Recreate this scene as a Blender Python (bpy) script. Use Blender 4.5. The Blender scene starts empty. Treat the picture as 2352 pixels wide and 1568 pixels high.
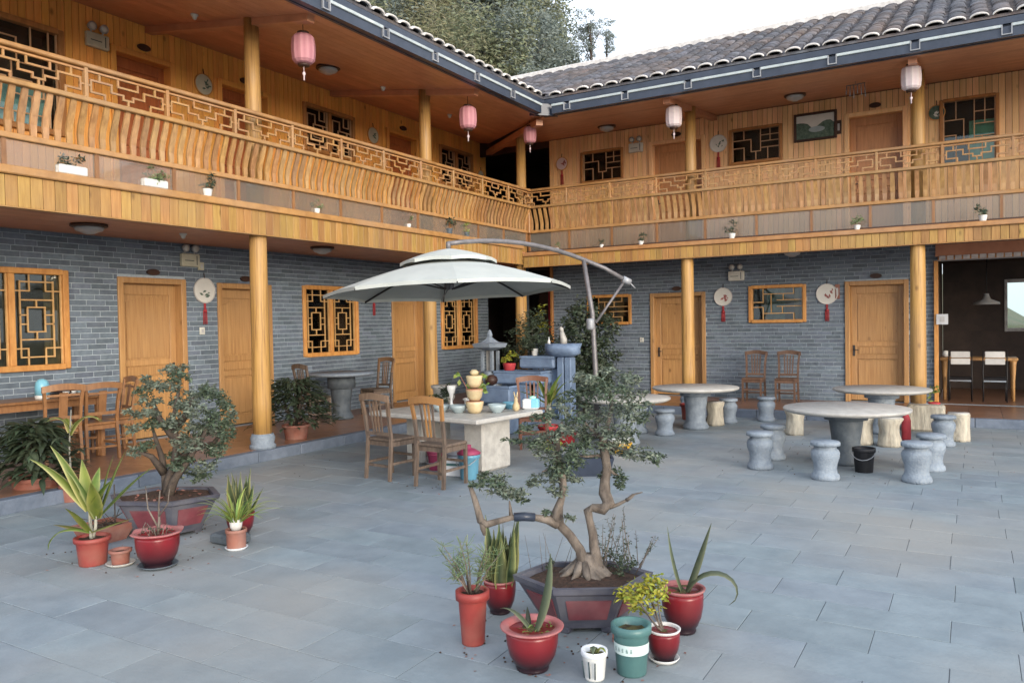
import bpy, math, random
from math import sin, cos, pi, radians
from mathutils import Vector, Matrix
from mathutils import noise as mnoise
random.seed(7)
R = random.uniform
S = 0.85                      # plan units -> metres (doors 2.1 m, stools 0.4 m)
SC = bpy.context.scene
COL = SC.collection

# ------------------------------------------------------------------ camera
cam_d = bpy.data.cameras.new("camera")
cam = bpy.data.objects.new("camera", cam_d)
COL.objects.link(cam)
SC.camera = cam
cr = Vector((0.862, 0.5064, -0.0174)); cf = Vector((-0.5064, 0.862, -0.0228))
cf.normalize(); cr = (cr - cr.dot(cf) * cf).normalized(); cu = cr.cross(cf)
mw = Matrix((cr, cu, -cf)).transposed().to_4x4()
mw.translation = Vector((8.571, -15.143, 1.862)) * S
cam.matrix_world = mw
cam_d.sensor_width = 36
cam_d.lens = 36 * 1803 / 2352
cam_d.clip_end = 800
cam_d.clip_start = 0.05

# ------------------------------------------------------------------ world, sun, exposure
SUN_EL, SUN_AZ = radians(11), radians(122)      # azimuth measured from +Y towards +X
wd = bpy.data.worlds.new("World"); SC.world = wd; wd.use_nodes = True
wn = wd.node_tree
bg = wn.nodes["Background"]
sky = wn.nodes.new("ShaderNodeTexSky")
sky.sky_type = 'NISHITA'; sky.sun_disc = False
sky.sun_elevation = SUN_EL; sky.sun_rotation = SUN_AZ
sky.dust_density = 3.0; sky.air_density = 1.0; sky.ozone_density = 1.2
veil = wn.nodes.new("ShaderNodeMix"); veil.data_type = 'RGBA'; veil.inputs[0].default_value = 0.8   # thin even cloud over the blue
veil.inputs[7].default_value = (3.2, 3.45, 3.85, 1)
wn.links.new(sky.outputs[0], veil.inputs[6]); wn.links.new(veil.outputs[2], bg.inputs[0])
bg.inputs[1].default_value = 0.15
sun_d = bpy.data.lights.new("sun", 'SUN'); sun = bpy.data.objects.new("sun", sun_d); COL.objects.link(sun)
sun_d.energy = 0.85; sun_d.angle = radians(28); sun_d.color = (1.0, 0.94, 0.86)
sd = Vector((sin(SUN_AZ) * cos(SUN_EL), cos(SUN_AZ) * cos(SUN_EL), sin(SUN_EL)))
sun.rotation_euler = (-sd).to_track_quat('-Z', 'Y').to_euler()
SC.view_settings.view_transform = 'Standard'
SC.view_settings.look = 'None'
SC.view_settings.gamma = 1
SC.view_settings.use_curve_mapping = False
SC.view_settings.exposure = 1.8

# ------------------------------------------------------------------ materials
MATS = {}
def sock(n, *names):
    for k in names:
        if k in n.inputs: return n.inputs[k]
def mat(name, c1, c2=None, rough=0.6, scale=6.0, stretch=(1, 1, 1), bump=0.0, vary=0.12, c3=None,
        spec=0.4, detail=6, amt=(0.35, 0.65), metal=0.0, trans=0.0, fine=0.0, coat=0.0, hue=0.0, bscale=None, knots=False, stain=None):
    """c1..c2 noise-mixed, value varied per object and per loose piece, c3 where the mesh attribute c is 1."""
    m = bpy.data.materials.new(name); m.use_nodes = True
    nt = m.node_tree; N = nt.nodes; L = nt.links.new
    b = N["Principled BSDF"]
    b.inputs["Roughness"].default_value = rough
    sock(b, "Specular IOR Level", "Specular").default_value = spec
    b.inputs["Metallic"].default_value = metal
    if trans: sock(b, "Transmission Weight", "Transmission").default_value = trans
    if coat:
        sock(b, "Coat Weight", "Clearcoat").default_value = coat
        sock(b, "Coat Roughness", "Clearcoat Roughness").default_value = 0.25
    tc = N.new("ShaderNodeTexCoord"); oi = N.new("ShaderNodeObjectInfo"); ge = N.new("ShaderNodeNewGeometry")
    add = N.new("ShaderNodeMath"); add.operation = 'ADD'
    L(oi.outputs["Random"], add.inputs[0]); L(ge.outputs["Random Per Island"], add.inputs[1])
    fr = N.new("ShaderNodeMath"); fr.operation = 'FRACT'; L(add.outputs[0], fr.inputs[0])
    mul = N.new("ShaderNodeMath"); mul.operation = 'MULTIPLY'; mul.inputs[1].default_value = 53.0; L(fr.outputs[0], mul.inputs[0])
    va = N.new("ShaderNodeVectorMath"); va.operation = 'ADD'
    L(tc.outputs["Object"], va.inputs[0]); L(mul.outputs[0], va.inputs[1])
    mp = N.new("ShaderNodeMapping"); mp.inputs["Scale"].default_value = stretch; L(va.outputs[0], mp.inputs[0])
    no = N.new("ShaderNodeTexNoise"); no.inputs["Scale"].default_value = scale; no.inputs["Detail"].default_value = detail
    no.inputs["Roughness"].default_value = 0.62
    L(mp.outputs[0], no.inputs["Vector"])
    rp = N.new("ShaderNodeValToRGB")
    c2 = c2 or tuple(x * 0.7 for x in c1)
    rp.color_ramp.elements[0].position = amt[0]; rp.color_ramp.elements[0].color = (*c2, 1)
    rp.color_ramp.elements[1].position = amt[1]; rp.color_ramp.elements[1].color = (*c1, 1)
    L(no.outputs["Fac"], rp.inputs[0])
    col = rp.outputs[0]
    if knots:
        vo = N.new("ShaderNodeTexVoronoi"); vo.inputs["Scale"].default_value = 2.2
        mk = N.new("ShaderNodeMapping"); mk.inputs["Scale"].default_value = (1.6, 1.6, 0.9); L(va.outputs[0], mk.inputs[0]); L(mk.outputs[0], vo.inputs["Vector"])
        kr = N.new("ShaderNodeValToRGB"); kr.color_ramp.elements[0].position = 0.03; kr.color_ramp.elements[0].color = (0.35, 0.3, 0.25, 1)
        kr.color_ramp.elements[1].position = 0.11; kr.color_ramp.elements[1].color = (1, 1, 1, 1); L(vo.outputs["Distance"], kr.inputs[0])
        mm = N.new("ShaderNodeMix"); mm.data_type = 'RGBA'; mm.blend_type = 'MULTIPLY'; mm.inputs[0].default_value = 0.8
        L(col, mm.inputs[6]); L(kr.outputs[0], mm.inputs[7]); col = mm.outputs[2]
    if stain:
        sc, sa, scol = stain
        sn = N.new("ShaderNodeTexNoise"); sn.inputs["Scale"].default_value = sc; sn.inputs["Detail"].default_value = 7
        L(ge.outputs["Position"], sn.inputs["Vector"])
        sr = N.new("ShaderNodeValToRGB"); sr.color_ramp.elements[0].position = 0.42; sr.color_ramp.elements[0].color = (0, 0, 0, 1)
        sr.color_ramp.elements[1].position = 0.68; sr.color_ramp.elements[1].color = (sa, sa, sa, 1); L(sn.outputs["Fac"], sr.inputs[0])
        mm = N.new("ShaderNodeMix"); mm.data_type = 'RGBA'; L(sr.outputs[0], mm.inputs[0])
        L(col, mm.inputs[6]); mm.inputs[7].default_value = (*scol, 1); col = mm.outputs[2]
    if c3:
        at = N.new("ShaderNodeAttribute"); at.attribute_name = "c"
        mm = N.new("ShaderNodeMix"); mm.data_type = 'RGBA'; L(at.outputs["Fac"], mm.inputs[0])
        L(col, mm.inputs[6]); mm.inputs[7].default_value = (*c3, 1); col = mm.outputs[2]
    hs = N.new("ShaderNodeHueSaturation"); L(col, hs.inputs["Color"])
    mr = N.new("ShaderNodeMapRange"); mr.inputs[3].default_value = 1 - vary; mr.inputs[4].default_value = 1 + vary
    L(fr.outputs[0], mr.inputs[0]); L(mr.outputs[0], hs.inputs["Value"])
    if hue:
        f2 = N.new("ShaderNodeMath"); f2.operation = 'MULTIPLY'; f2.inputs[1].default_value = 7.31; L(fr.outputs[0], f2.inputs[0])
        f3 = N.new("ShaderNodeMath"); f3.operation = 'FRACT'; L(f2.outputs[0], f3.inputs[0])
        m2 = N.new("ShaderNodeMapRange"); m2.inputs[3].default_value = 0.5 - hue; m2.inputs[4].default_value = 0.5 + hue
        L(f3.outputs[0], m2.inputs[0]); L(m2.outputs[0], hs.inputs["Hue"])
    L(hs.outputs[0], b.inputs["Base Color"])
    if bump:
        bn = no
        if bscale:
            bn = N.new("ShaderNodeTexNoise"); bn.inputs["Scale"].default_value = bscale; bn.inputs["Detail"].default_value = 5; L(mp.outputs[0], bn.inputs["Vector"])
        bp = N.new("ShaderNodeBump"); bp.inputs["Strength"].default_value = bump; bp.inputs["Distance"].default_value = 0.02
        L(bn.outputs["Fac"], bp.inputs["Height"]); L(bp.outputs[0], b.inputs["Normal"])
    MATS[name] = m
    return m
def leafmat(name, c1, c2, vary=0.3, c3=None, tl=0.25, rough=0.5):
    m = mat(name, c1, c2, rough=rough, scale=9, vary=vary, c3=c3, hue=0.035)
    nt = m.node_tree; N = nt.nodes; b = N["Principled BSDF"]; out = N["Material Output"]
    t = N.new("ShaderNodeBsdfTranslucent"); mx = N.new("ShaderNodeMixShader"); mx.inputs[0].default_value = tl
    src = b.inputs["Base Color"].links[0].from_socket
    nt.links.new(src, t.inputs[0]); nt.links.new(b.outputs[0], mx.inputs[1]); nt.links.new(t.outputs[0], mx.inputs[2]); nt.links.new(mx.outputs[0], out.inputs[0])
    return m
def glassmat(name, tint, refl=0.5, body=0.15, bodycol=(0.3, 0.3, 0.3)):
    m = bpy.data.materials.new(name); m.use_nodes = True; nt = m.node_tree; N = nt.nodes; L = nt.links.new
    N.remove(N["Principled BSDF"]); out = N["Material Output"]
    tr = N.new("ShaderNodeBsdfTransparent"); tr.inputs[0].default_value = (*tint, 1)
    gl = N.new("ShaderNodeBsdfGlossy"); gl.inputs["Roughness"].default_value = 0.03
    df = N.new("ShaderNodeBsdfDiffuse"); df.inputs[0].default_value = (*bodycol, 1)
    fr = N.new("ShaderNodeFresnel"); fr.inputs[0].default_value = 1.52
    mu = N.new("ShaderNodeMath"); mu.operation = 'MULTIPLY'; mu.inputs[1].default_value = refl * 2; mu.use_clamp = True; L(fr.outputs[0], mu.inputs[0])
    m1 = N.new("ShaderNodeMixShader"); m1.inputs[0].default_value = body; L(tr.outputs[0], m1.inputs[1]); L(df.outputs[0], m1.inputs[2])
    m2 = N.new("ShaderNodeMixShader"); L(mu.outputs[0], m2.inputs[0]); L(m1.outputs[0], m2.inputs[1]); L(gl.outputs[0], m2.inputs[2])
    L(m2.outputs[0], out.inputs[0]); MATS[name] = m
    return m
# wood
mat("plank_orange", (0.84, 0.40, 0.10), (0.74, 0.33, 0.072), rough=0.42, scale=5, stretch=(7, 7, 0.5), bump=0.15, vary=0.11, hue=0.006, knots=True, coat=0.1)
mat("plank_pale", (0.84, 0.53, 0.28), (0.74, 0.43, 0.2), rough=0.42, scale=5, stretch=(7, 7, 0.5), bump=0.15, vary=0.14, hue=0.008, knots=True, coat=0.1)
mat("fascia_wood", (0.41, 0.235, 0.07), (0.30, 0.155, 0.042), rough=0.5, scale=5, stretch=(7, 7, 0.6), bump=0.25, vary=0.18, hue=0.012, knots=True, coat=0.1, stain=(1.6, 0.5, (0.27, 0.17, 0.08)))
mat("rail_wood", (0.42, 0.225, 0.08), (0.30, 0.15, 0.05), stain=(1.5, 0.5, (0.33, 0.22, 0.14)), rough=0.45, scale=8, stretch=(1, 1, 1), bump=0.1, vary=0.14, hue=0.006, coat=0.15)
mat("baluster_wood", (0.46, 0.255, 0.095), (0.28, 0.14, 0.05), stain=(1.1, 0.45, (0.36, 0.26, 0.17)), rough=0.5, scale=6, stretch=(4, 4, 0.8), bump=0.1, vary=0.2, hue=0.008, coat=0.15)
mat("log_wood", (0.45, 0.255, 0.075), (0.23, 0.115, 0.035), rough=0.5, scale=6, stretch=(9, 9, 0.22), bump=0.5, vary=0.08, knots=True, coat=0.1, amt=(0.33, 0.52), stain=(1.3, 0.45, (0.33, 0.2, 0.1)))
mat("door_wood", (0.50, 0.285, 0.11), (0.36, 0.185, 0.07), rough=0.45, scale=6, stretch=(7, 7, 0.3), bump=0.3, stain=(1.2, 0.4, (0.36, 0.22, 0.11)), vary=0.07, knots=True, coat=0.1)
mat("door_red", (0.42, 0.13, 0.04), (0.30, 0.085, 0.028), rough=0.4, scale=5, stretch=(6, 6, 0.5), bump=0.12, vary=0.07, coat=0.15)
mat("door_tan", (0.50, 0.24, 0.10), (0.38, 0.17, 0.07), rough=0.4, scale=5, stretch=(6, 6, 0.5), bump=0.12, vary=0.07, coat=0.15)
mat("soffit_wood", (0.58, 0.27, 0.15), (0.48, 0.21, 0.115), rough=0.45, scale=4, stretch=(1, 1, 1), bump=0.08, vary=0.08, coat=0.1)
mat("dark_wood", (0.06, 0.028, 0.018), (0.035, 0.016, 0.012), rough=0.5, scale=5)
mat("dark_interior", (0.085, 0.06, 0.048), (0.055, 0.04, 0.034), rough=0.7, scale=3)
mat("chair_wood", (0.29, 0.14, 0.055), (0.2, 0.09, 0.035), rough=0.4, scale=5, stretch=(5, 5, 1), vary=0.12, coat=0.2)
mat("chair_brown", (0.165, 0.095, 0.06), (0.11, 0.06, 0.04), rough=0.5, scale=5, stretch=(5, 5, 1), vary=0.12)
mat("chair_grey", (0.165, 0.12, 0.09), (0.09, 0.066, 0.052), rough=0.7, scale=6, stretch=(5, 5, 1), vary=0.15, c3=(0.32, 0.155, 0.05), bump=0.3)
mat("chair_dark", (0.13, 0.05, 0.03), (0.08, 0.03, 0.02), rough=0.4, scale=5, vary=0.12, c3=(0.4, 0.17, 0.07))
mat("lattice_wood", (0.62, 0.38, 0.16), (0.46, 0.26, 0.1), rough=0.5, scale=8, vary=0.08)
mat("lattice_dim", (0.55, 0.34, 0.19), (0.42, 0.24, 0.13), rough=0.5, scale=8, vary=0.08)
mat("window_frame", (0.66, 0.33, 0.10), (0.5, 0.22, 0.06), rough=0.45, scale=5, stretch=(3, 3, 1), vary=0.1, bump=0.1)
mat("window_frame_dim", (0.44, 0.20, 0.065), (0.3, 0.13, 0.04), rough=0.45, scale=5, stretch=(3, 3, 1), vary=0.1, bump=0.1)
# masonry
mat("mortar", (0.42, 0.48, 0.53), (0.31, 0.37, 0.42), rough=0.9, scale=20, vary=0.0)
mat("brick", (0.16, 0.20, 0.245), (0.095, 0.12, 0.155), stain=(1.1, 0.4, (0.15, 0.19, 0.235)), rough=0.75, scale=10, vary=0.22, bump=0.35, hue=0.012, amt=(0.3, 0.7))
mat("slab", (0.218, 0.262, 0.292), (0.165, 0.202, 0.230), rough=0.62, scale=3.5, vary=0.055, bump=0.12, hue=0.01, bscale=45, stain=(0.55, 0.75, (0.285, 0.28, 0.262)))
mat("paving_base", (0.155, 0.17, 0.185), (0.11, 0.12, 0.125), rough=0.9, scale=8)
mat("kerb", (0.16, 0.19, 0.24), (0.10, 0.125, 0.165), rough=0.6, scale=4, vary=0.1, bump=0.3, bscale=20)
mat("porch_tile", (0.30, 0.15, 0.085), (0.2, 0.1, 0.06), rough=0.3, scale=6, vary=0.1, coat=0.1)
mat("earth_ground", (0.14, 0.12, 0.08), (0.08, 0.1, 0.05), rough=0.95, scale=0.4)
mat("stone_blue", (0.25, 0.295, 0.345), (0.17, 0.205, 0.25), rough=0.6, scale=14, vary=0.12, bump=0.5, bscale=60, stain=(5, 0.3, (0.27, 0.32, 0.375)))
mat("stone_dark", (0.10, 0.12, 0.14), (0.06, 0.075, 0.09), rough=0.6, scale=7, vary=0.08, bump=0.35, bscale=30)
mat("stone_pale", (0.46, 0.45, 0.42), (0.34, 0.33, 0.31), rough=0.5, scale=9, vary=0.06, bump=0.2, bscale=40)
mat("stone_bark", (0.50, 0.46, 0.37), (0.30, 0.27, 0.22), rough=0.8, scale=7, stretch=(3, 3, 0.6), vary=0.08, bump=0.8)
mat("trough_blue", (0.19, 0.27, 0.40), (0.12, 0.17, 0.265), rough=0.6, scale=4, vary=0.12, bump=0.5, bscale=14)
mat("tile_grey", (0.115, 0.12, 0.14), (0.05, 0.05, 0.06), rough=0.85, scale=7, vary=0.35, bump=0.4, hue=0.02, stain=(1.2, 0.55, (0.13, 0.09, 0.065)))
mat("lime_white", (0.66, 0.64, 0.62), (0.45, 0.43, 0.42), rough=0.9, scale=10, vary=0.1)
mat("gutter", (0.042, 0.054, 0.082), (0.028, 0.037, 0.058), rough=0.35, scale=4, vary=0.05)
mat("gutter_lip", (0.46, 0.51, 0.51), (0.33, 0.38, 0.40), rough=0.4, scale=6, vary=0.05)
mat("galvanised", (0.34, 0.35, 0.37), (0.24, 0.25, 0.27), rough=0.5, scale=6, metal=0.2)
# things
mat("white_plastic", (0.66, 0.66, 0.60), (0.56, 0.56, 0.5), rough=0.4, scale=8, vary=0.05)
mat("cream_plastic", (0.55, 0.54, 0.42), (0.45, 0.44, 0.34), rough=0.5, scale=8, vary=0.05)
mat("lamp_shade", (0.5, 0.5, 0.5), (0.4, 0.4, 0.4), rough=0.4, scale=8)
mat("lantern_pink", (0.46, 0.20, 0.235), (0.38, 0.155, 0.19), rough=0.7, scale=4, vary=0.05, c3=(0.52, 0.255, 0.285))
mat("lantern_pale", (0.66, 0.56, 0.58), (0.58, 0.46, 0.49), rough=0.7, scale=4, vary=0.05, c3=(0.7, 0.62, 0.62))
mat("black_metal", (0.03, 0.03, 0.032), (0.02, 0.02, 0.022), rough=0.4, scale=8)
mat("grey_metal", (0.20, 0.19, 0.20), (0.14, 0.135, 0.14), rough=0.45, scale=12, metal=0.3, vary=0.05)
mat("canvas", (0.48, 0.51, 0.49), (0.42, 0.45, 0.435), rough=0.85, scale=3, vary=0.02, bump=0.2, bscale=6, stain=(2.0, 0.25, (0.5, 0.52, 0.47)))
mat("fan_paper", (0.70, 0.70, 0.66), (0.6, 0.6, 0.57), rough=0.8, scale=4, vary=0.04)
mat("fan_green", (0.13, 0.19, 0.15), (0.05, 0.09, 0.07), rough=0.8, scale=18, vary=0.1)
mat("fan_red", (0.38, 0.13, 0.12), (0.2, 0.06, 0.06), rough=0.8, scale=18, vary=0.1)
mat("red_cord", (0.42, 0.04, 0.05), (0.3, 0.03, 0.035), rough=0.7, scale=10)
mat("glaze_red", (0.20, 0.012, 0.018), (0.13, 0.008, 0.012), rough=0.3, scale=5, vary=0.05, c3=(0.018, 0.008, 0.012), coat=0.1, stain=(7, 0.35, (0.16, 0.03, 0.03)))
mat("glaze_rim", (0.36, 0.12, 0.12), (0.28, 0.08, 0.08), rough=0.45, scale=5, vary=0.05, coat=0.05, stain=(9, 0.4, (0.38, 0.27, 0.25)))
mat("plastic_red", (0.27, 0.042, 0.035), (0.2, 0.03, 0.025), rough=0.5, scale=5, vary=0.06, stain=(6, 0.5, (0.26, 0.12, 0.09)))
mat("plastic_green", (0.075, 0.17, 0.165), (0.055, 0.125, 0.125), rough=0.4, scale=5)
mat("plastic_band", (0.48, 0.58, 0.56), (0.42, 0.5, 0.49), rough=0.5, scale=5)
mat("plastic_yellow", (0.62, 0.36, 0.03), (0.5, 0.28, 0.02), rough=0.4, scale=5)
mat("plastic_blue", (0.11, 0.28, 0.38), (0.08, 0.22, 0.32), rough=0.35, scale=5)
mat("kettle_blue", (0.22, 0.52, 0.66), (0.16, 0.44, 0.60), rough=0.3, scale=4)
mat("magenta", (0.30, 0.045, 0.10), (0.22, 0.03, 0.075), rough=0.4, scale=5)
mat("ceramic_white", (0.70, 0.70, 0.68), (0.6, 0.6, 0.58), rough=0.25, scale=5)
mat("ceramic_cream", (0.58, 0.48, 0.29), (0.42, 0.32, 0.18), rough=0.5, scale=5, c3=(0.38, 0.10, 0.06))
mat("ceramic_blue", (0.38, 0.46, 0.48), (0.3, 0.37, 0.4), rough=0.35, scale=8)
mat("clay_purple", (0.085, 0.088, 0.115), (0.05, 0.05, 0.07), rough=0.4, scale=6, vary=0.04, stain=(6, 0.35, (0.2, 0.2, 0.2)))
mat("clay_panel", (0.20, 0.05, 0.062), (0.13, 0.035, 0.045), rough=0.45, scale=7, vary=0.05, stain=(7, 0.4, (0.19, 0.13, 0.13)))
mat("terracotta", (0.30, 0.12, 0.085), (0.22, 0.08, 0.06), rough=0.7, scale=6, stain=(8, 0.3, (0.35, 0.28, 0.24)))
mat("soil", (0.085, 0.045, 0.03), (0.035, 0.022, 0.015), rough=0.95, scale=40, bump=1.0)
mat("soil_moss", (0.11, 0.10, 0.03), (0.05, 0.035, 0.02), rough=0.95, scale=25, bump=1.0)
mat("bark", (0.21, 0.175, 0.145), (0.075, 0.06, 0.05), rough=0.9, scale=14, stretch=(1, 1, 0.5), bump=1.0, vary=0.05)
mat("bark_dark", (0.09, 0.07, 0.055), (0.045, 0.035, 0.03), rough=0.9, scale=14, bump=0.8)
mat("bark_pale", (0.34, 0.33, 0.28), (0.2, 0.19, 0.16), rough=0.9, scale=6)
mat("print_dark", (0.04, 0.07, 0.08), rough=0.6)
mat("paper_white", (0.68, 0.7, 0.72), (0.6, 0.62, 0.66), rough=0.7, scale=5)
mat("curtain_mint", (0.42, 0.85, 0.66), (0.28, 0.68, 0.52), rough=0.8, scale=3, stretch=(8, 8, 0.3), amt=(0.3, 0.7))
mat("curtain_pale", (0.42, 0.62, 0.66), (0.16, 0.3, 0.36), rough=0.8, scale=4)
mat("curtain_tan", (0.24, 0.15, 0.07), (0.15, 0.09, 0.045), rough=0.8, scale=3, stretch=(8, 8, 0.3))
mat("picture_print", (0.50, 0.50, 0.46), (0.08, 0.10, 0.10), rough=0.3, scale=2.2, stretch=(1, 1, 2.6), amt=(0.42, 0.56))
mat("seat_black", (0.015, 0.015, 0.018), (0.01, 0.01, 0.012), rough=0.5)
mat("chrome", (0.6, 0.6, 0.6), (0.5, 0.5, 0.5), rough=0.2, metal=1.0)
leafmat("leaf_bonsai", (0.105, 0.14, 0.085), (0.045, 0.068, 0.046), vary=0.45)
leafmat("leaf_bonsai_grey", (0.17, 0.20, 0.145), (0.08, 0.10, 0.078), vary=0.45)
leafmat("leaf_dark", (0.062, 0.085, 0.048), (0.03, 0.044, 0.028), vary=0.4)
leafmat("leaf_strap", (0.135, 0.19, 0.028), (0.07, 0.12, 0.02), vary=0.3, c3=(0.55, 0.50, 0.22))
leafmat("leaf_sword", (0.055, 0.095, 0.045), (0.02, 0.038, 0.022), vary=0.2, c3=(0.36, 0.36, 0.14))
leafmat("leaf_agave", (0.075, 0.10, 0.06), (0.045, 0.065, 0.04), vary=0.15, c3=(0.2, 0.22, 0.12))
leafmat("leaf_yellow", (0.36, 0.34, 0.035), (0.2, 0.23, 0.03), vary=0.35)
leafmat("leaf_lime", (0.26, 0.34, 0.08), (0.15, 0.22, 0.05), vary=0.35)
leafmat("leaf_feather", (0.21, 0.27, 0.12), (0.12, 0.17, 0.08), vary=0.3)
leafmat("leaf_wood_a", (0.21, 0.23, 0.135), (0.135, 0.15, 0.09), vary=0.28)  # hill foliage a to c: distance haze put into the colour, lightened and evened
leafmat("leaf_wood_b", (0.26, 0.255, 0.145), (0.17, 0.17, 0.10), vary=0.28)
leafmat("leaf_wood_c", (0.19, 0.225, 0.20), (0.125, 0.152, 0.138), vary=0.28)
glassmat("pane_glass", (0.78, 0.84, 0.80), refl=0.55, body=0.0)
glassmat("parapet_glass", (0.88, 0.87, 0.85), refl=0.35, body=0.22, bodycol=(0.42, 0.385, 0.335))

# ------------------------------------------------------------------ mesh helper
ID = lambda u, v, z: (u, v, z)
class M:
    """collects shapes of ONE object; coordinates in plan units, scaled to metres when linked"""
    def __init__(s, T=None, flip=False):
        s.v = []; s.f = []; s.sm = []; s.c = []; s.T = T or ID; s.flip = flip
    def add(s, vs, fs, smooth=False, c=None):
        o = len(s.v)
        for p in vs: s.v.append(s.T(*p))
        s.c += (c if c is not None else [0.0] * len(vs))
        for f in fs:
            t = tuple(o + i for i in f)
            s.f.append(t[::-1] if s.flip else t); s.sm.append(smooth)
        return s
    def box(s, x0, x1, y0, y1, z0, z1, c=0.0):
        if x1 < x0: x0, x1 = x1, x0
        if y1 < y0: y0, y1 = y1, y0
        if z1 < z0: z0, z1 = z1, z0
        vs = [(x0, y0, z0), (x1, y0, z0), (x1, y1, z0), (x0, y1, z0), (x0, y0, z1), (x1, y0, z1), (x1, y1, z1), (x0, y1, z1)]
        return s.add(vs, [(0, 3, 2, 1), (4, 5, 6, 7), (0, 1, 5, 4), (1, 2, 6, 5), (2, 3, 7, 6), (3, 0, 4, 7)], c=[c] * 8)
    def cbox(s, x0, x1, y0, y1, z0, z1, b=0.01):
        """box with chamfered edges (all twelve)"""
        vs = []; 
        for (zz, i) in ((z0, b), (z0 + b, 0), (z1 - b, 0), (z1, b)):
            for (px, py) in ((x0 + i + b, y0 + i), (x1 - i - b, y0 + i), (x1 - i, y0 + i + b), (x1 - i, y1 - i - b), (x1 - i - b, y1 - i), (x0 + i + b, y1 - i), (x0 + i, y1 - i - b), (x0 + i, y0 + i + b)):
                vs.append((px, py, zz))
        fs = [tuple(range(7, -1, -1)), tuple(range(24, 32))]
        for k in range(3):
            for j in range(8):
                a = k * 8 + j; b2 = k * 8 + (j + 1) % 8
                fs.append((a, b2, b2 + 8, a + 8))
        return s.add(vs, fs)
    def bar(s, a, b, w, h, up=(0, 0, 1), c=0.0):
        a = Vector(a); b = Vector(b); d = (b - a).normalized(); up = Vector(up)
        if abs(d.dot(up)) > 0.98: up = Vector((0, 1, 0))
        x = d.cross(up).normalized() * (w / 2); y = x.cross(d).normalized() * (h / 2)
        vs = [a - x - y, a + x - y, a + x + y, a - x + y, b - x - y, b + x - y, b + x + y, b - x + y]
        return s.add([tuple(p) for p in vs], [(0, 1, 2, 3), (7, 6, 5, 4), (0, 4, 5, 1), (1, 5, 6, 2), (2, 6, 7, 3), (3, 7, 4, 0)], c=[c] * 8)
    def tube(s, pts, rad, n=8, c=0.0, rough=0.0):
        pts = [Vector(p) for p in pts]
        if not hasattr(rad, '__len__'): rad = [rad] * len(pts)
        vs = []; fs = []
        ref = None
        for i, p in enumerate(pts):
            d = (pts[min(i + 1, len(pts) - 1)] - pts[max(i - 1, 0)]).normalized()
            if ref is None: ref = Vector((0, 0, 1)) if abs(d.z) < 0.9 else Vector((1, 0, 0))
            x = d.cross(ref).normalized(); y = d.cross(x).normalized(); ref = y.cross(d) * 1.0 if False else ref
            for k in range(n):
                a = 2 * pi * k / n
                rr = rad[i] * (1 + (R(-rough, rough) if rough else 0))
                vs.append(tuple(p + x * cos(a) * rr + y * sin(a) * rr))
        for i in range(len(pts) - 1):
            for k in range(n):
                k2 = (k + 1) % n
                fs.append((i * n + k, i * n + k2, (i + 1) * n + k2, (i + 1) * n + k))
        fs.append(tuple(range(n - 1, -1, -1))); fs.append(tuple((len(pts) - 1) * n + k for k in range(n)))
        return s.add(vs, fs, True, c=[c] * len(vs))
    def lathe(s, prof, n=20, c=(0, 0, 0), cs=None, smooth=True, sx=1, sy=1, wob=0.0, cap=True):
        vs = []; fs = []; cc = []
        for i, (r, z) in enumerate(prof):
            for k in range(n):
                a = 2 * pi * k / n
                w = 1 + wob * mnoise.noise(Vector((cos(a) * 1.5, sin(a) * 1.5, z * 6 + c[0]))) if wob else 1
                vs.append((c[0] + r * w * cos(a) * sx, c[1] + r * w * sin(a) * sy, c[2] + z)); cc.append(cs[i] if cs else 0.0)
        for i in range(len(prof) - 1):
            for k in range(n):
                k2 = (k + 1) % n
                fs.append((i * n + k, i * n + k2, (i + 1) * n + k2, (i + 1) * n + k))
        if cap:
            fs.append(tuple(range(n - 1, -1, -1))); fs.append(tuple((len(prof) - 1) * n + k for k in range(n)))
        return s.add(vs, fs, smooth, c=cc)
    def blade(s, base, az, el, ln, w, droop=0.6, n=6, edge=1.0, fold=0.12, twist=0.0, tip=1.0, wp=0.5):
        """strap leaf: starts at elevation el, bends down by droop radians; centre c=0, margins c=edge"""
        p = Vector(base); vs = []; cc = []; fs = []
        e = el
        for i in range(n + 1):
            t = i / n
            a = az + twist * t
            d = Vector((cos(a) * cos(e), sin(a) * cos(e), sin(e)))
            side = Vector((-sin(a), cos(a), 0)); up = side.cross(d) * -1
            ww = w * (sin(pi * min(1, (t * (1 - wp * 0.3) + 0.12)) ** 0.8) if t < 1 else 0.03) * (1 if t < 0.98 else tip * 0.1)
            ww = max(ww, w * 0.05)
            for q, o in ((-1, 1), (-0.6, .5), (0, 0), (0.6, .5), (1, 1)):
                pp = p + side * (q * ww / 2) + up * (-fold * abs(q) * ww)
                vs.append(tuple(pp)); cc.append(edge if o == 1 else (edge * 0.25 if o else 0.0))
            p = p + d * (ln / n); e -= droop / n * (0.4 + 1.2 * t)
        for i in range(n):
            for k in range(4):
                fs.append((i * 5 + k, i * 5 + k + 1, i * 5 + k + 6, i * 5 + k + 5))
        return s.add(vs, fs, True, c=cc)
    def leaf(s, p, n, ln, w, roll):
        n = Vector(n).normalized(); a = Vector((cos(roll), sin(roll), R(-.3, .3))); x = n.cross(a)
        if x.length < 1e-3: x = Vector((1, 0, 0))
        x.normalize(); y = n.cross(x)
        p = Vector(p)
        vs = [p, p + x * w / 2 + y * ln * .5 + n * ln * .06, p + y * ln, p - x * w / 2 + y * ln * .5 + n * ln * .06]
        return s.add([tuple(q) for q in vs], [(0, 1, 2, 3)])
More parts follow.
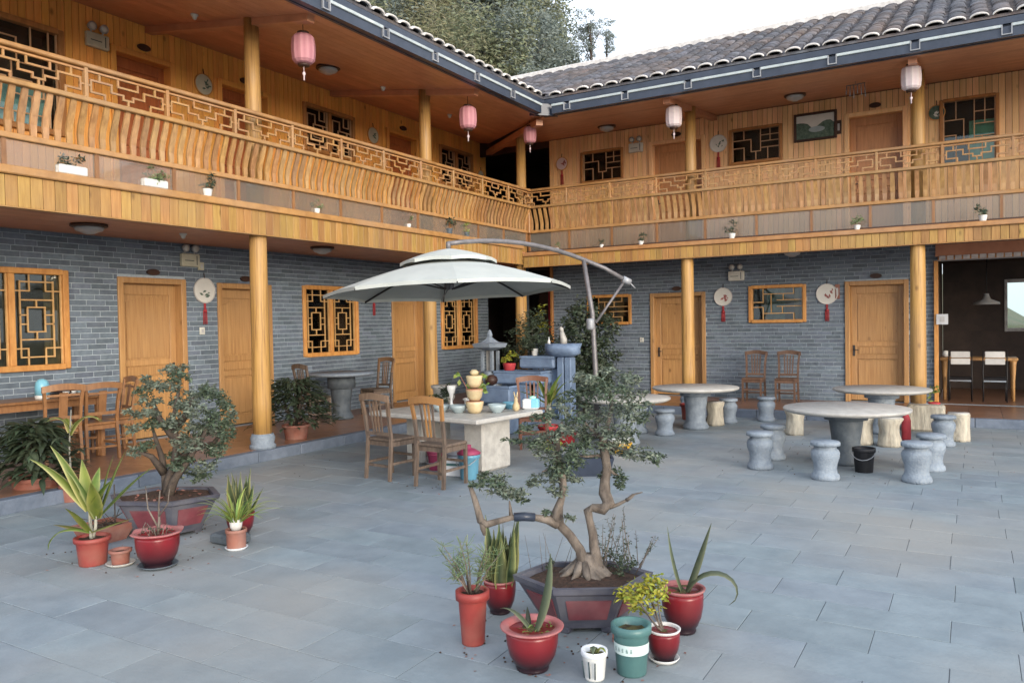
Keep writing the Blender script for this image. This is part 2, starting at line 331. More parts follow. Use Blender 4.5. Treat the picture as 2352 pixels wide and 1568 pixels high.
    def mesh(s, name):
        me = bpy.data.meshes.new(name)
        me.from_pydata([(x * S, y * S, z * S) for x, y, z in s.v], [], s.f)
        if any(s.sm): me.polygons.foreach_set("use_smooth", s.sm)
        if any(s.c):
            at = me.attributes.new("c", 'FLOAT', 'POINT'); at.data.foreach_set("value", s.c)
        me.update()
        return me
    def build(s, name, m, parent=None, loc=(0, 0, 0), rz=0.0, kind=None):
        me = s.mesh(name); me.materials.append(MATS[m])
        return link(name, me, parent, loc, rz, kind)
def link(name, me, parent=None, loc=(0, 0, 0), rz=0.0, kind=None):
    o = bpy.data.objects.new(name, me); COL.objects.link(o)
    o.location = (loc[0] * S, loc[1] * S, loc[2] * S)
    if rz: o.rotation_euler = (0, 0, rz)
    if parent is not None: o.parent = parent
    if kind: o['kind'] = kind
    return o
def tag(o, label, cat, group=None, kind=None):
    o['label'] = label; o['category'] = cat
    if group: o['group'] = group
    if kind: o['kind'] = kind
    return o
def thing(name, label, cat, loc=(0, 0, 0), rz=0.0, group=None):
    return tag(link(name, None, None, loc, rz), label, cat, group)
def dup(root, loc, rz=0.0, label=None, scale=1.0):
    def cp(o, par):
        c = o.copy(); COL.objects.link(c); c.parent = par
        for ch in KIDS.get(o.name, []): cp(ch, c)
        return c
    r = cp(root, None); r.location = tuple(q * S for q in loc); r.rotation_euler = (0, 0, rz); r.scale = (scale,) * 3
    if label: r['label'] = label
    return r
KIDS = {}
def note(root):
    """remember the tree of a finished thing so it can be copied"""
    def walk(o):
        KIDS[o.name] = [c for c in bpy.data.objects if c.parent == o]
        for c in KIDS[o.name]: walk(c)
    walk(root); return root
CACHE = {}
def piece(name, m, parent, T, flip, u0, u1, v0, v1, z0, z1, b=0.006):
    """one small board, brick or tile as an object of its own; alike pieces share mesh data"""
    du, dv, dz = round(abs(u1 - u0), 3), round(abs(v1 - v0), 3), round(abs(z1 - z0), 3)
    k = (m, flip, du, dv, dz, b)
    if k not in CACHE:
        g = M(T, flip)
        bb = min(b, du / 4, dv / 4, dz / 4)
        g.cbox(-du / 2, du / 2, -dv / 2, dv / 2, -dz / 2, dz / 2, bb) if b else g.box(-du / 2, du / 2, -dv / 2, dv / 2, -dz / 2, dz / 2)
        CACHE[k] = g.mesh(name); CACHE[k].materials.append(MATS[m])
    return link(name, CACHE[k], parent, T((u0 + u1) / 2, (v0 + v1) / 2, (z0 + z1) / 2))
CAMP = Vector((8.571, -15.143, 1.862))

# ------------------------------------------------------------------ ground
g = M(); g.box(-150, 150, -150, 150, -0.6, -0.06); g.build("ground", "earth_ground", kind="structure")
pv = M(); pv.box(-0.2, 15.5, -22, 0.2, -0.055, -0.006)
pave = pv.build("pavement", "paving_base", kind="structure")
cells = []
PH, PW = 0.372, 0.72
j = 0
y = -0.02
while y > -21.5:
    off = (0.0, 0.36)[j % 2] + R(-.03, .03)
    x = -0.2 - off
    while x < 15.4:
        xa, xb = max(x, 0.02), min(x + PW, 15.4)
        if xb - xa > 0.1: cells.append((xa, xb, y - PH, y))
        x += PW
    y -= PH; j += 1
def infront(x, y): 
    d = Vector((x, y, 0)) - CAMP; z = d.dot(cf)
    if z < 0.6: return None
    px = 1176 + 1803 * d.dot(cr) / z; py = 784 - 1803 * d.dot(cu) / z
    return z if -160 < px < 2520 and py < 1760 else None
vis = [(infront((c[0] + c[1]) / 2, (c[2] + c[3]) / 2), c) for c in cells]
near = sorted([v for v in vis if v[0]], key=lambda v: v[0])
rest = [v[1] for v in near[295:]] + [v[1] for v in vis if not v[0]]
for _, (a, b, c, d) in near[:295]:
    o = piece("paving_slab", "slab", pave, ID, False, a + .002, b - .002, c + .002, d - .002, -0.035, 0, b=0.002)
    o.location.z += R(-.0012, .0012)
g = M()
for (a, b, c, d) in rest: g.box(a + .002, b - .002, c + .002, d - .002, -0.035, R(-.0015, 0))
g.build("slab_field", "slab", pave, kind="stuff")

# ------------------------------------------------------------------ building wings
TL = lambda u, v, z: (-v, -u, z)
TR = ID
def holes_grid(u0, u1, z0, z1, holes):
    us = sorted({u0, u1} | {x for h in holes for x in h[:2] if u0 < x < u1}); zs = sorted({z0, z1} | {x for h in holes for x in h[2:] if z0 < x < z1})
    out = []
    for i in range(len(zs) - 1):
        run = None
        for k in range(len(us) - 1):
            a, b = us[k], us[k + 1]; c, d = zs[i], zs[i + 1]
            ins = any(h[0] <= (a + b) / 2 <= h[1] and h[2] <= (c + d) / 2 <= h[3] for h in holes)
            if ins:
                if run: out.append(run); run = None
            else: run = (run[0], b, c, d) if run else (a, b, c, d)
        if run: out.append(run)
    return out
def cutspan(a, b, holes):
    segs = [(a, b)]
    for (h0, h1) in holes:
        n = []
        for (x, y) in segs:
            if h1 <= x or h0 >= y: n.append((x, y)); continue
            if h0 > x: n.append((x, h0))
            if h1 < y: n.append((h1, y))
        segs = n
    return segs

PAT_A = [  # (x0,y0,x1,y1) in sash space, x right, y up
    (.18, .085, .18, .92), (.87, .085, .87, .92), (.18, .915, .87, .915), (.18, .087, .87, .087),
    (.335, 1, .335, .815), (0, .815, .335, .815), (.675, 1, .675, .815), (.675, .815, 1, .815),
    (0, .182, .36, .182), (.36, .182, .36, 0), (.72, .182, .72, 0), (.72, .182, 1, .182),
    (.18, .716, .87, .716), (.18, .28, .87, .28), (.36, .635, .72, .635), (.36, .365, .72, .365), (.36, .365, .36, .635), (.72, .365, .72, .635),
    (.535, .635, .535, .716), (.535, .28, .535, .365), (.18, .55, .36, .55), (.18, .45, .36, .45), (.72, .55, .87, .55), (.72, .45, .87, .45)]
PAT_B = [(.22, 0, .22, .4), (.22, .55, .22, 1), (0, .4, .22, .4), (0, .56, .22, .56), (.22, .2, .82, .2), (.22, .82, .82, .82), (.38, .2, .38, .82),
         (.5, .42, 1, .42), (.5, .62, 1, .62), (.62, .62, .62, .82), (.82, 0, .82, .2), (.82, .82, .82, 1), (.6, .2, .6, .42)]
PAT_C = [(.12, 1, .12, .75), (.12, .75, .36, .75), (.36, .75, .36, 1), (0, .62, .55, .62), (.55, .62, .55, .86), (.55, .86, .88, .86), (.88, .86, .88, .45),
         (.7, .45, 1, .45), (.2, .62, .2, .3), (.2, .3, .62, .3), (.62, .3, .62, .62), (.36, .3, .36, .12), (.12, .12, .88, .12), (.88, .12, .88, .3), (.62, .12, .62, 0), (.12, 0, .12, .2), (.36, .45, .62, .45)]
PAT_D = [(.25, 0, .25, .45), (.25, .7, .25, 1), (0, .45, .25, .45), (0, .7, .4, .7), (.4, .3, .4, .7), (.4, .3, .6, .3), (.6, .3, .6, 1), (.5, 0, .5, .3), (.6, .6, 1, .6), (.6, .4, 1, .4), (.75, .4, .75, 0), (.8, .6, .8, 1), (.6, .8, 1, .8)]

def window(W, par, u0, u1, z0, z1, v, sashes=2, pat=PAT_A, fr="window_frame", lat="lattice_wood", fw=.07, inner=None, bw=.018, flipu=False, transom=None):
    T, fl = W
    f = M(T, fl)
    vo, vi = v - .05, v + .06
    f.cbox(u0 - .01, u0 + fw, vo, vi, z0, z1, .008); f.cbox(u1 - fw, u1 + .01, vo, vi, z0, z1, .008)
    f.cbox(u0 + fw, u1 - fw, vo, vi, z1 - fw, z1 + .01, .008); f.cbox(u0 + fw, u1 - fw, vo - .02, vi, z0 - .01, z0 + fw, .008)
    a0, a1, b0, b1 = u0 + fw, u1 - fw, z0 + fw, z1 - fw
    ws = (a1 - a0) / sashes
    for k in range(1, sashes): f.cbox(a0 + k * ws - .04, a0 + k * ws + .04, vo + .01, vi, b0, b1, .006)
    fo = f.build("window", fr, par)
    for k in range(sashes):
        l = M(T, fl)
        s0, s1 = a0 + k * ws + (.04 if k else 0), a0 + (k + 1) * ws - (.04 if k < sashes - 1 else 0)
        l.box(s0, s0 + .02, v, v + .03, b0, b1); l.box(s1 - .02, s1, v, v + .03, b0, b1)
        hb = bw / 2
        for i, (x0, y0, x1, y1) in enumerate(pat):
            if flipu: x0, x1 = 1 - x0, 1 - x1
            x0, x1 = sorted((x0, x1)); y0, y1 = sorted((y0, y1))
            e = .0006 * (i % 7)
            l.box(s0 + x0 * (s1 - s0) - hb, s0 + x1 * (s1 - s0) + hb, v + .003 + e, v + .026 - e, b0 + y0 * (b1 - b0) - hb, b0 + y1 * (b1 - b0) + hb)
        l.build("lattice", lat, fo)
        p = M(T, fl); p.box(s0 - .01, s1 + .01, v + .04, v + .045, b0 - .01, b1 + .01); p.build("pane", "pane_glass", fo)
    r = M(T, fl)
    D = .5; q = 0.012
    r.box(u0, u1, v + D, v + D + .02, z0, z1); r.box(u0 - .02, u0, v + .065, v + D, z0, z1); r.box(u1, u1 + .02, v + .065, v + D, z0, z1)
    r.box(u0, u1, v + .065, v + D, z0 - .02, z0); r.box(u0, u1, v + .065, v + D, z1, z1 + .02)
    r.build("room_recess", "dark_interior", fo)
    for (c0, c1, d0, d1, cm) in (inner or []):
        cu_ = M(T, fl)
        n = 14; pts = []
        for i in range(n + 1):
            uu = u0 + (u1 - u0) * (c0 + (c1 - c0) * i / n); vv = v + .12 + .018 * (i % 2)
            pts += [(uu, vv, z0 + (z1 - z0) * d0), (uu, vv, z0 + (z1 - z0) * d1)]
        cu_.add(pts, [(2 * i, 2 * i + 2, 2 * i + 3, 2 * i + 1) for i in range(n)], True)
        cu_.build("curtain", cm, fo)
    return fo

def door(W, par, u0, u1, z0, z1, v, m="door_wood", fr="door_wood", hinge=1, plaque=True):
    T, fl = W
    f = M(T, fl); fw = .09
    f.cbox(u0, u0 + fw, v - .04, v + .2, z0, z1, .008); f.cbox(u1 - fw, u1, v - .04, v + .2, z0, z1, .008)
    f.cbox(u0 + fw, u1 - fw, v - .04, v + .2, z1 - fw, z1, .008)
    fo = f.build("door", fr, par)
    a0, a1, b0, b1 = u0 + fw, u1 - fw, z0 + .02, z1 - fw
    l = M(T, fl); w = a1 - a0; h = b1 - b0
    vf = v + .135
    l.box(a0, a1, vf + .02, vf + .06, b0, b1)
    st = .11
    l.cbox(a0, a0 + st, vf, vf + .02, b0, b1, .006); l.cbox(a1 - st, a1, vf, vf + .02, b0, b1, .006)
    zs = [b0, b0 + .07 * h, b0 + .36 * h, b0 + .40 * h, b0 + .47 * h, b0 + .51 * h, b1 - .07 * h, b1]
    for (c, d) in ((zs[0], zs[1]), (zs[2], zs[3]), (zs[4], zs[5]), (zs[6], zs[7])): l.cbox(a0 + st, a1 - st, vf, vf + .02, c, d, .006)
    # raised fields, the upper one with an arched head
    l.cbox(a0 + st + .03, a1 - st - .03, vf + .006, vf + .02, zs[1] + .03, zs[2] - .03, .006)
    l.cbox(a0 + st + .03, a1 - st - .03, vf + .006, vf + .02, zs[3] + .015, zs[4] - .015, .004)
    x0, x1 = a0 + st + .03, a1 - st - .03; n = 10; top = zs[6] - .03
    pts = [(x0, zs[5] + .03), (x1, zs[5] + .03)] + [(x1 + (x0 - x1) * i / n, top - .09 * (1 - sin(pi * i / n))) for i in range(n + 1)]
    vs = [(a, vf + .006, b) for a, b in pts] + [(a, vf + .019, b) for a, b in pts]; k = len(pts)
    l.add(vs, [tuple(range(k))] + [(i, i + k, (i + 1) % k + k, (i + 1) % k) for i in range(k)])
    # corner spandrels of the arch
    lo = l.build("door_leaf", m, fo)
    hx = a0 + .06 if hinge > 0 else a1 - .06
    hd = M(T, fl); hz = b0 + .43 * h
    hd.box(hx - .02, hx + .02, vf - .012, vf, hz - .1, hz + .12); hd.tube([(hx, vf - .012, hz + .03), (hx, vf - .05, hz + .03), (hx + .09 * hinge, vf - .055, hz + .025)], .01, 6)
    hd.build("handle", "black_metal", fo)
    if plaque:
        pl = M(T, fl); um = (u0 + u1) / 2
        prof = [(um + .11 * cos(2 * pi * i / 16), z1 + .09 + .05 * sin(2 * pi * i / 16)) for i in range(16)]
        pl.add([(a, v - .05, b) for a, b in prof] + [(a, v - .015, b) for a, b in prof], [tuple(range(16))] + [(i, i + 16, (i + 1) % 16 + 16, (i + 1) % 16) for i in range(16)])
        pl.build("number_plaque", "dark_wood", fo)
    return fo

def baluster_mesh(W):
    T, fl = W
    k = ("bal", fl)
    if k in CACHE: return CACHE[k]
    prof = [(0, .0), (.12, -.004), (.28, .0), (.45, -.018), (.6, -.045), (.75, -.075), (.9, -.10), (1, -.11)]
    g = M(T, fl); h = .50; w = .029
    vs = []
    for t, o in prof:
        ww = w * (1 + .25 * sin(pi * t))
        vs += [(-ww, o - .014, t * h), (ww, o - .014, t * h), (ww, o + .014, t * h), (-ww, o + .014, t * h)]
    fs = []
    for i in range(len(prof) - 1):
        for q in range(4):
            fs.append((i * 4 + q, i * 4 + (q + 1) % 4, i * 4 + 4 + (q + 1) % 4, i * 4 + 4 + q))
    fs += [(3, 2, 1, 0), tuple(len(vs) - 4 + i for i in range(4))]
    g.add(vs, fs)
    CACHE[k] = g.mesh("baluster"); CACHE[k].materials.append(MATS["baluster_wood"])
    return CACHE[k]

FRET = [  # one railing panel, unit square
    (.06, .5, .06, .25), (.06, .72, .06, .5), (0, .5, .06, .5), (.06, .72, .3, .72), (.06, .25, .22, .25), (.22, .25, .22, 0), (.16, .72, .16, 1), (.3, .72, .3, .42),
    (.3, .42, .44, .42), (.38, 1, .38, .72), (.38, .72, .62, .72), (.62, .72, .62, 1), (.44, .42, .44, .25), (.44, .25, .56, .25), (.56, .25, .56, .42), (.5, .25, .5, 0), (.56, .42, .7, .42),
    (.7, .42, .7, .72), (.7, .72, .94, .72), (.94, .72, .94, .25), (.94, .25, .78, .25), (.78, .25, .78, 0), (.84, .72, .84, 1), (.94, .5, 1, .5)]
def fret_mesh(W, w, h):
    T, fl = W; k = ("fret", fl, round(w, 2))
    if k in CACHE: return CACHE[k]
    g = M(T, fl); b = .011
    for i, (x0, y0, x1, y1) in enumerate(FRET):
        x0, x1 = sorted((x0, x1)); y0, y1 = sorted((y0, y1)); e = .0005 * (i % 6)
        g.box(x0 * w - b, x1 * w + b, -.012 + e, .012 - e, y0 * h - b, y1 * h + b)
    CACHE[k] = g.mesh("fret_panel"); CACHE[k].materials.append(MATS["rail_wood"])
    return CACHE[k]

def roofz(v): return 6.36 + (v + 1.2) * .462

def wing(W, P):
    T, fl = W; U1 = P['U1']; V = P['V']; um = P['u_in']      # um = start of the wall (may be past the corner)
    root = thing("guesthouse_wing", P['label'], "building", group=None)
    NW = lambda: M(T, fl)
    ff = P['fb']; ft = P['ft']; cap = P['cap']
    # ---- brick wall of the ground floor
    hol = [w[:4] for w in P['low_open']]
    bw = NW()
    for (a, b, c, d) in holes_grid(um, U1, .0, 3.25, hol): bw.box(a, b, V, V + .2, c, d)
    bwo = bw.build("brick_wall", "mortar", root)
    bricks = []; BH, BL = .08, .29
    z = .155; r = 0
    while z < 3.24:
        z1 = min(z + BH - .011, 3.245); o = ((0, .145, .07, .21)[r % 4] + R(-.02, .02)); u = um - o
        while u < U1:
            a, b = max(u, um), min(u + BL - .011, U1)
            if b > a + .02:
                zc = (z + z1) / 2
                for (s0, s1) in cutspan(a, b, [(h[0], h[1]) for h in hol if h[2] < zc < h[3]]):
                    if s1 - s0 > .03: bricks.append((s0, s1, z, z1))
            u += BL
        z += BH; r += 1
    def dist(b):
        p = Vector(T((b[0] + b[1]) / 2, V, (b[2] + b[3]) / 2)); d = p - CAMP; zz = d.dot(cf); px = 1176 + 1803 * d.dot(cr) / zz
        return d.length + (100 if not (-60 < px < 2420) else 0)
    bricks.sort(key=dist)
    for (a, b, c, d) in bricks[:295]:
        o = piece("brick", "brick", bwo, T, fl, a, b, V - .008, V - .0005, c, d, b=.002)
        o.location += Vector(T(0, R(-.003, .001), 0)) * S
    g = NW()
    for (a, b, c, d) in bricks[295:]: g.box(a, b, V - .008 + R(-.003, .002), V - .0005, c, d)
    g.build("brick_field", "brick", bwo, kind="stuff")
    # ---- plank wall of the upper floor
    hol2 = [w[:4] for w in P['up_open']]
    zt = P['wall_top']
    pw = NW()
    for (a, b, c, d) in holes_grid(um, U1, 3.3, zt, hol2): pw.box(a, b, V + .01, V + .2, c, d)
    pwo = pw.build("plank_wall", "dark_wood", root)
    u = um; PWD = .105
    mm = P['plank']
    while u < U1:
        a, b = u + .003, min(u + PWD - .003, U1)
        cuts = sorted([a, b] + [q for h in hol2 for q in (h[0] - .002, h[1] + .002) if a + .01 < q < b - .01])
        for a2, b2 in zip(cuts[:-1], cuts[1:]):
            for (c, d) in cutspan(3.5, zt - .01, [(h[2], h[3]) for h in hol2 if h[0] < (a2 + b2) / 2 < h[1]]):
                if d - c > .03: piece("plank", mm, pwo, T, fl, a2, b2, V - .012, V + .008, c, d, b=.005)
        u += PWD
    # ---- windows and doors
    for w in P['low_open']:
        if w[4] == 'win': window(W, root, *w[:4], V, **(w[5] if len(w) > 5 else {}))
        elif w[4] == 'door': door(W, root, *w[:4], V, **(w[5] if len(w) > 5 else {}))
    for w in P['up_open']:
        if w[4] == 'win': window(W, root, *w[:4], V, **(w[5] if len(w) > 5 else {}))
        elif w[4] == 'door': door(W, root, *w[:4], V, **(w[5] if len(w) > 5 else {}))
    # ---- porch floor, kerb
    pf = NW(); pf.box(-V - .3 if False else um, U1, -.02, V, 0, .140)
    pfo = pf.build("porch_floor", "paving_base", root)
    tw = .5; u = P['porch0']
    while u < U1 - .01:
        v = .12
        while v < V - .02:
            piece("floor_tile", "porch_tile", pfo, T, fl, u + .003, min(u + tw, U1) - .003, v + .003, min(v + tw, V - .014) - .003, .138, .15, b=.002); v += tw
        u += tw
    kb = NW(); kb.box(P['porch0'], U1, -.015, .10, -.01, .12); kbo = kb.build("kerb", "paving_base", root)
    u = P['kerb0']
    while u < U1 - .01:
        L_ = R(.75, 1.0); e = min(u + L_, U1)
        piece("kerb_stone", "kerb", kbo, T, fl, u + .004, e - .004, -.045, .115, -.005, .15, b=.008); u = e
    # ---- lower ceiling, deck, fascia, ledge
    lc = NW(); lc.box(P['c0'], U1, .06, V, 3.27, 3.45); lco = lc.build("porch_ceiling", "dark_wood", root)
    v = .07
    while v < V - .02:
        piece("ceiling_board", "soffit_wood", lco, T, fl, P['c0'], U1, v + .002, min(v + .16, V - .003) - .002, 3.25, 3.268, b=.004); v += .16
    fa = NW(); fa.box(P['fas0'], U1, .018, .058, ff + .01, ft + .02); fao = fa.build("fascia", "dark_wood", root)
    u = P['fas0']
    while u < U1 - .02:
        e = min(u + .128, U1)
        piece("fascia_board", "fascia_wood", fao, T, fl, u + .0025, e - .0025, -.002 + R(-.002, .002), .017, ff, ft, b=.004); u = e
    lg = NW(); lg.cbox(P['fas0'], U1, -.045, .16, ft + .004, cap, .012); lg.cbox(P['fas0'], U1, -.02, .06, ff - .014, ff - .001, .003); lg.build("ledge", "rail_wood", root)
    # ---- glass strip between ledge and railing
    r0 = P['rv']; gz0, gz1 = cap, 3.868
    gp = NW(); u = P['rail0'] + .02; k = 0
    posts = []
    while u < U1:
        e = min(u + 1.0, U1); posts.append(u)
        q = NW(); q.box(u + .018, e - .018, r0 + .02, r0 + .028, gz0 + .004, gz1 - .004); q.build("glass_panel", "parapet_glass", root)
        u = e
    for u in posts:
        q = NW(); q.box(u - .022, u + .022, r0 + .0, r0 + .05, gz0, gz1); q.build("glass_post", "chair_wood", root)
    # ---- railing
    rl = NW()
    rl.cbox(P['rail0'], U1, r0 - .025, r0 + .055, 3.868, 3.93, .008)
    rl.cbox(P['rail0'], U1, r0 - .155, r0 - .065, 4.40, 4.455, .008)
    rl.cbox(P['rail0'], U1, r0 - .155, r0 - .06, 4.775, 4.825, .01)
    rl.cbox(P['rail0'], U1, r0 - .125, r0 - .09, 4.735, 4.76, .004)
    rlo = rl.build("railing", "rail_wood", root)
    bm = baluster_mesh(W); u = P['rail0'] + .09
    while u < U1:
        p = T(u, r0 + .015, 3.915); link("baluster", bm, rlo, p); u += .128
    u = P['rail0']; pn = 1.02
    while u < U1 - .1:
        fm = fret_mesh(W, pn, .28); link("fret_panel", fm, rlo, T(u, r0 - .108, 4.455))
        q = NW(); q.cbox(u - .02, u + .02, r0 - .14, r0 - .08, 4.452, 4.778, .004); q.build("railing_post", "rail_wood", rlo)
        u += pn
    # ---- columns
    for (uc, lo, up) in P['cols']:
        if lo:
            q = NW(); q.lathe([(.128, .36), (.132, .8), (.126, 1.6), (.122, 2.6), (.118, 3.19), (.105, 3.22)], 20, (uc, .17, 0), wob=.10); co = q.build("column", "log_wood", root)
            q = NW(); q.lathe([(.185, .15), (.185, .2), (.16, .22), (.175, .30), (.15, .36)], 20, (uc, .17, 0)); q.build("plinth", "stone_blue", co)
        if up:
            q = NW(); q.lathe([(.118, 3.46), (.116, 4.5), (.108, 5.4), (.104, P['soff'](P['cv']) + .02)], 20, (uc, P['cv'], 0), wob=.05); q.build("column", "log_wood", root)
    # ---- soffit
    so = NW(); zs = P['soff']
    def sl(va, vb, ua, ub, dz, th): # sloped sheet between two depths, mitred at the corner
        q = NW(); u_a = max(ua, -va) if ua is None else -va; u_b = -vb
        q.add([(u_a, va, zs(va) + dz), (ub, va, zs(va) + dz), (ub, vb, zs(vb) + dz), (u_b, vb, zs(vb) + dz),
               (u_a, va, zs(va) + dz + th), (ub, va, zs(va) + dz + th), (ub, vb, zs(vb) + dz + th), (u_b, vb, zs(vb) + dz + th)],
              [(0, 3, 2, 1), (4, 5, 6, 7), (0, 1, 5, 4), (1, 2, 6, 5), (2, 3, 7, 6), (3, 0, 4, 7)])
        return q
    q = sl(-1.15, V + .0, 0, U1, .03, .03); soo = q.build("soffit", "dark_wood", root)
    v = -1.15
    while v < V - .01:
        e = min(v + .17, V + .3); sl(v + .002, e - .002, 0, U1, 0, .028).build("soffit_board", "soffit_wood", soo); v = e
    for (uc, a, b) in P['cols']:
        if uc < .5: continue
        q = NW()
        q.bar((uc, V - .02, zs(V) - .05), (uc, -.95, zs(-.95) - .04), .13, .11); q.build("cross_beam", "soffit_wood", root)
    # ---- gutter
    gz = 6.0
    gu = NW(); g0 = 1.42
    gu.box(g0, U1, -1.27, -1.17, gz - .02, gz + .13); gu.box(1.19, U1, -1.165, -1.12, gz - .03, gz + .2); gu.box(1.22, U1, -1.225, -1.17, gz + .19, gz + .29)
    guo = gu.build("gutter", "gutter", root)
    u = P['notch0']
    prev = g0
    while prev < U1:
        e = min(u - .06, U1)
        q = NW(); q.cbox(prev, e, -1.295, -1.262, gz + .12, gz + .165, .006); q.build("gutter_lip", "gutter_lip", guo)
        if u < U1:
            q = NW()
            for (a, b, c, d) in ((u - .07, u - .055, .02, .16), (u + .055, u + .07, .02, .16), (u - .07, u + .07, .005, .02)): q.box(a, b, -1.3, -1.15, gz + c, gz + d)
            q.build("gutter_bracket", "galvanised", guo)
        prev = u + .06; u += 1.21
    # ---- roof: pan base, barrel tiles in rows, white-tipped eave tiles
    VR = 2.65
    rb = NW()
    def sheet(q, dz, th):
        va, vb = -1.2, VR
        q.add([(1.2, va, roofz(va) + dz), (U1 + .3, va, roofz(va) + dz), (U1 + .3, vb, roofz(vb) + dz), (-vb, vb, roofz(vb) + dz),
               (1.2, va, roofz(va) + dz + th), (U1 + .3, va, roofz(va) + dz + th), (U1 + .3, vb, roofz(vb) + dz + th), (-vb, vb, roofz(vb) + dz + th)],
              [(0, 3, 2, 1), (4, 5, 6, 7), (0, 1, 5, 4), (1, 2, 6, 5), (2, 3, 7, 6), (3, 0, 4, 7)])
    sheet(rb, -.05, .045)
    rbo = rb.build("roof", "tile_grey", root)
    # rear slope and closing walls
    q = NW(); q.add([(-VR, VR, roofz(VR) - .05), (U1 + .3, VR, roofz(VR) - .05), (U1 + .3, 6.6, 6.3), (-VR, 6.6, 6.3)], [(0, 1, 2, 3), (3, 2, 1, 0)][:1]); q.build("rear_roof_slope", "tile_grey", root)
    TLn, TWd, EX = .26, .098, .165
    def arch(width, ln, th, rise, n=6, taper=.92, T_=T, fl_=fl):
        g = M(T_, fl_); vs = []
        sl_ = .462; L_ = math.hypot(1, sl_); dv, dz = 1 / L_, sl_ / L_
        for (s_, t) in ((0, 1), (ln, taper)):
            for rr in (0, th):
                for i in range(n + 1):
                    a = pi * i / n
                    w_ = (width - rr * .6) * t; up = (rise - rr)
                    uu = -w_ * cos(a); hh = max(0, up) * sin(a)
                    vs.append((uu, s_ * dv - hh * dz, s_ * dz + hh * dv))
        m_ = n + 1; fs = []
        for i in range(n):
            fs.append((i, i + 1, 2 * m_ + i + 1, 2 * m_ + i)); fs.append((m_ + i + 1, m_ + i, i, i + 1)[::-1] if False else (i, m_ + i, m_ + i + 1, i + 1))
            fs.append((m_ + i, 3 * m_ + i, 3 * m_ + i + 1, m_ + i + 1))
        g.add(vs, [f[::-1] for f in fs], True)
        return g
    tm = arch(.125, .24, .014, .052).mesh("roof_tile"); tm.materials.append(MATS["tile_grey"])
    em = arch(.13, .05, .028, .066, n=8, taper=1).mesh("eave_tile"); em.materials.append(MATS["lime_white"])
    tiles = []; u = 1.32 + .15
    us = [1.47 + .3 * k for k in range(-14, 60)]
    for uc in us:
        if uc > U1 + .2: break
        vstart = max(-1.2, -uc + .02)
        k = 0; vv = vstart
        if vv > VR - .2: continue
        while vv < VR - .05:
            tiles.append((uc, vv, k, vstart)); vv += EX * .907; k += 1
    tiles.sort(key=lambda t: (Vector(T(t[0], t[1], 7)) - CAMP).length)
    stuffT = M(T, fl); base = arch(.125, .24, .014, .052, n=5, T_=ID, fl_=False)
    for i, (uc, vv, k, vs_) in enumerate(tiles):
        ju, jz = R(-.012, .012), R(-.006, .008)
        if i < 290:
            o = link("roof_tile", tm, rbo, T(uc + ju, vv, roofz(vv) + .012 + jz)); 
        else:
            stuffT.add([(x + uc + ju, y + vv, z + roofz(vv) + .012 + jz) for x, y, z in base.v], base.f, True)
    stuffT.build("roof_tile_field", "tile_grey", rbo, kind="stuff")
    for uc in us:
        if 1.3 < uc < U1: 
            o = link("eave_tile", em, rbo, T(uc, -1.245, roofz(-1.245) + .012 + R(-.004, .004)))
    rd = NW(); rd.cbox(-VR, U1 + .3, VR - .08, VR + .12, roofz(VR) - .02, roofz(VR) + .12, .02); rd.build("ridge", "lime_white", root)
    for k in range(int((U1 + VR) / .9)):
        pass
    # pan-tile courses between the rows (overlapping lips)
    pn_ = NW()
    for uc in us:
        vstart = max(-1.2, -uc - .13)
        vv = vstart
        while vv < VR - .1 and uc < U1 + .1:
            w_ = .075; u2 = uc + .15
            if u2 > -vv:
                pn_.add([(u2 - w_, vv, roofz(vv) + .03), (u2 + w_, vv, roofz(vv) + .03), (u2 + w_, vv + .15, roofz(vv + .15) + .0), (u2 - w_, vv + .15, roofz(vv + .15) + .0),
                         (u2 - w_, vv, roofz(vv) - .01), (u2 + w_, vv, roofz(vv) - .01)], [(0, 1, 2, 3), (0, 4, 5, 1)])
            vv += .15
    pn_.build("pan_tile_field", "tile_grey", rbo, kind="stuff")
    return root

WL_ = (TL, True); WR_ = (TR, False)
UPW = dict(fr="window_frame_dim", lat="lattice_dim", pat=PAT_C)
left = wing(WL_, dict(U1=13.2, V=2.5, u_in=-2.48, label="left wing of the timber guesthouse, brightest orange upper wall above grey brick", fb=3.165, ft=3.49, cap=3.585,
    wall_top=6.6, plank="plank_orange", porch0=0.0, kerb0=-.0, c0=-.06, fas0=0.03, rail0=-.25, rv=0.02, cv=.2, notch0=2.55, soff=lambda v: 6.0 + (v + 1.15) * .155,
    low_open=[(8.73, 10.93, 1.34, 2.72, 'win', dict(sashes=3, inner=[(.0, .12, .05, .95, "curtain_tan")])), (6.79, 7.97, .15, 2.67, 'door', dict(hinge=1)), (4.98, 6.17, .15, 2.64, 'door', dict(hinge=1)),
              (2.66, 4.2, 1.29, 2.66, 'win', dict(inner=[(0, .1, 0, 1, "curtain_tan")])), (.33, 1.54, .15, 2.6, 'door', dict(hinge=-1)), (-1.9, -.33, 1.27, 2.6, 'win', dict(inner=[(0, .14, 0, 1, "curtain_tan")]))],
    up_open=[(8.69, 10.9, 4.6, 6.08, 'win', dict(sashes=2, inner=[(.05, .42, .0, .42, "curtain_pale")], **UPW)), (6.88, 7.98, 3.5, 6.13, 'door', dict(m="door_red", fr="plank_orange")),
             (4.88, 6.06, 3.5, 6.12, 'door', dict(m="door_red", fr="plank_orange")), (2.64, 4.08, 5.27, 6.18, 'win', dict(**UPW)),
             (.44, 1.6, 3.5, 6.2, 'door', dict(m="door_red", fr="plank_orange")), (-1.82, -.37, 5.25, 6.2, 'win', dict(**UPW))],
    cols=[(7.33, 1, 1), (3.27, 1, 1), (11.4, 1, 1)]))
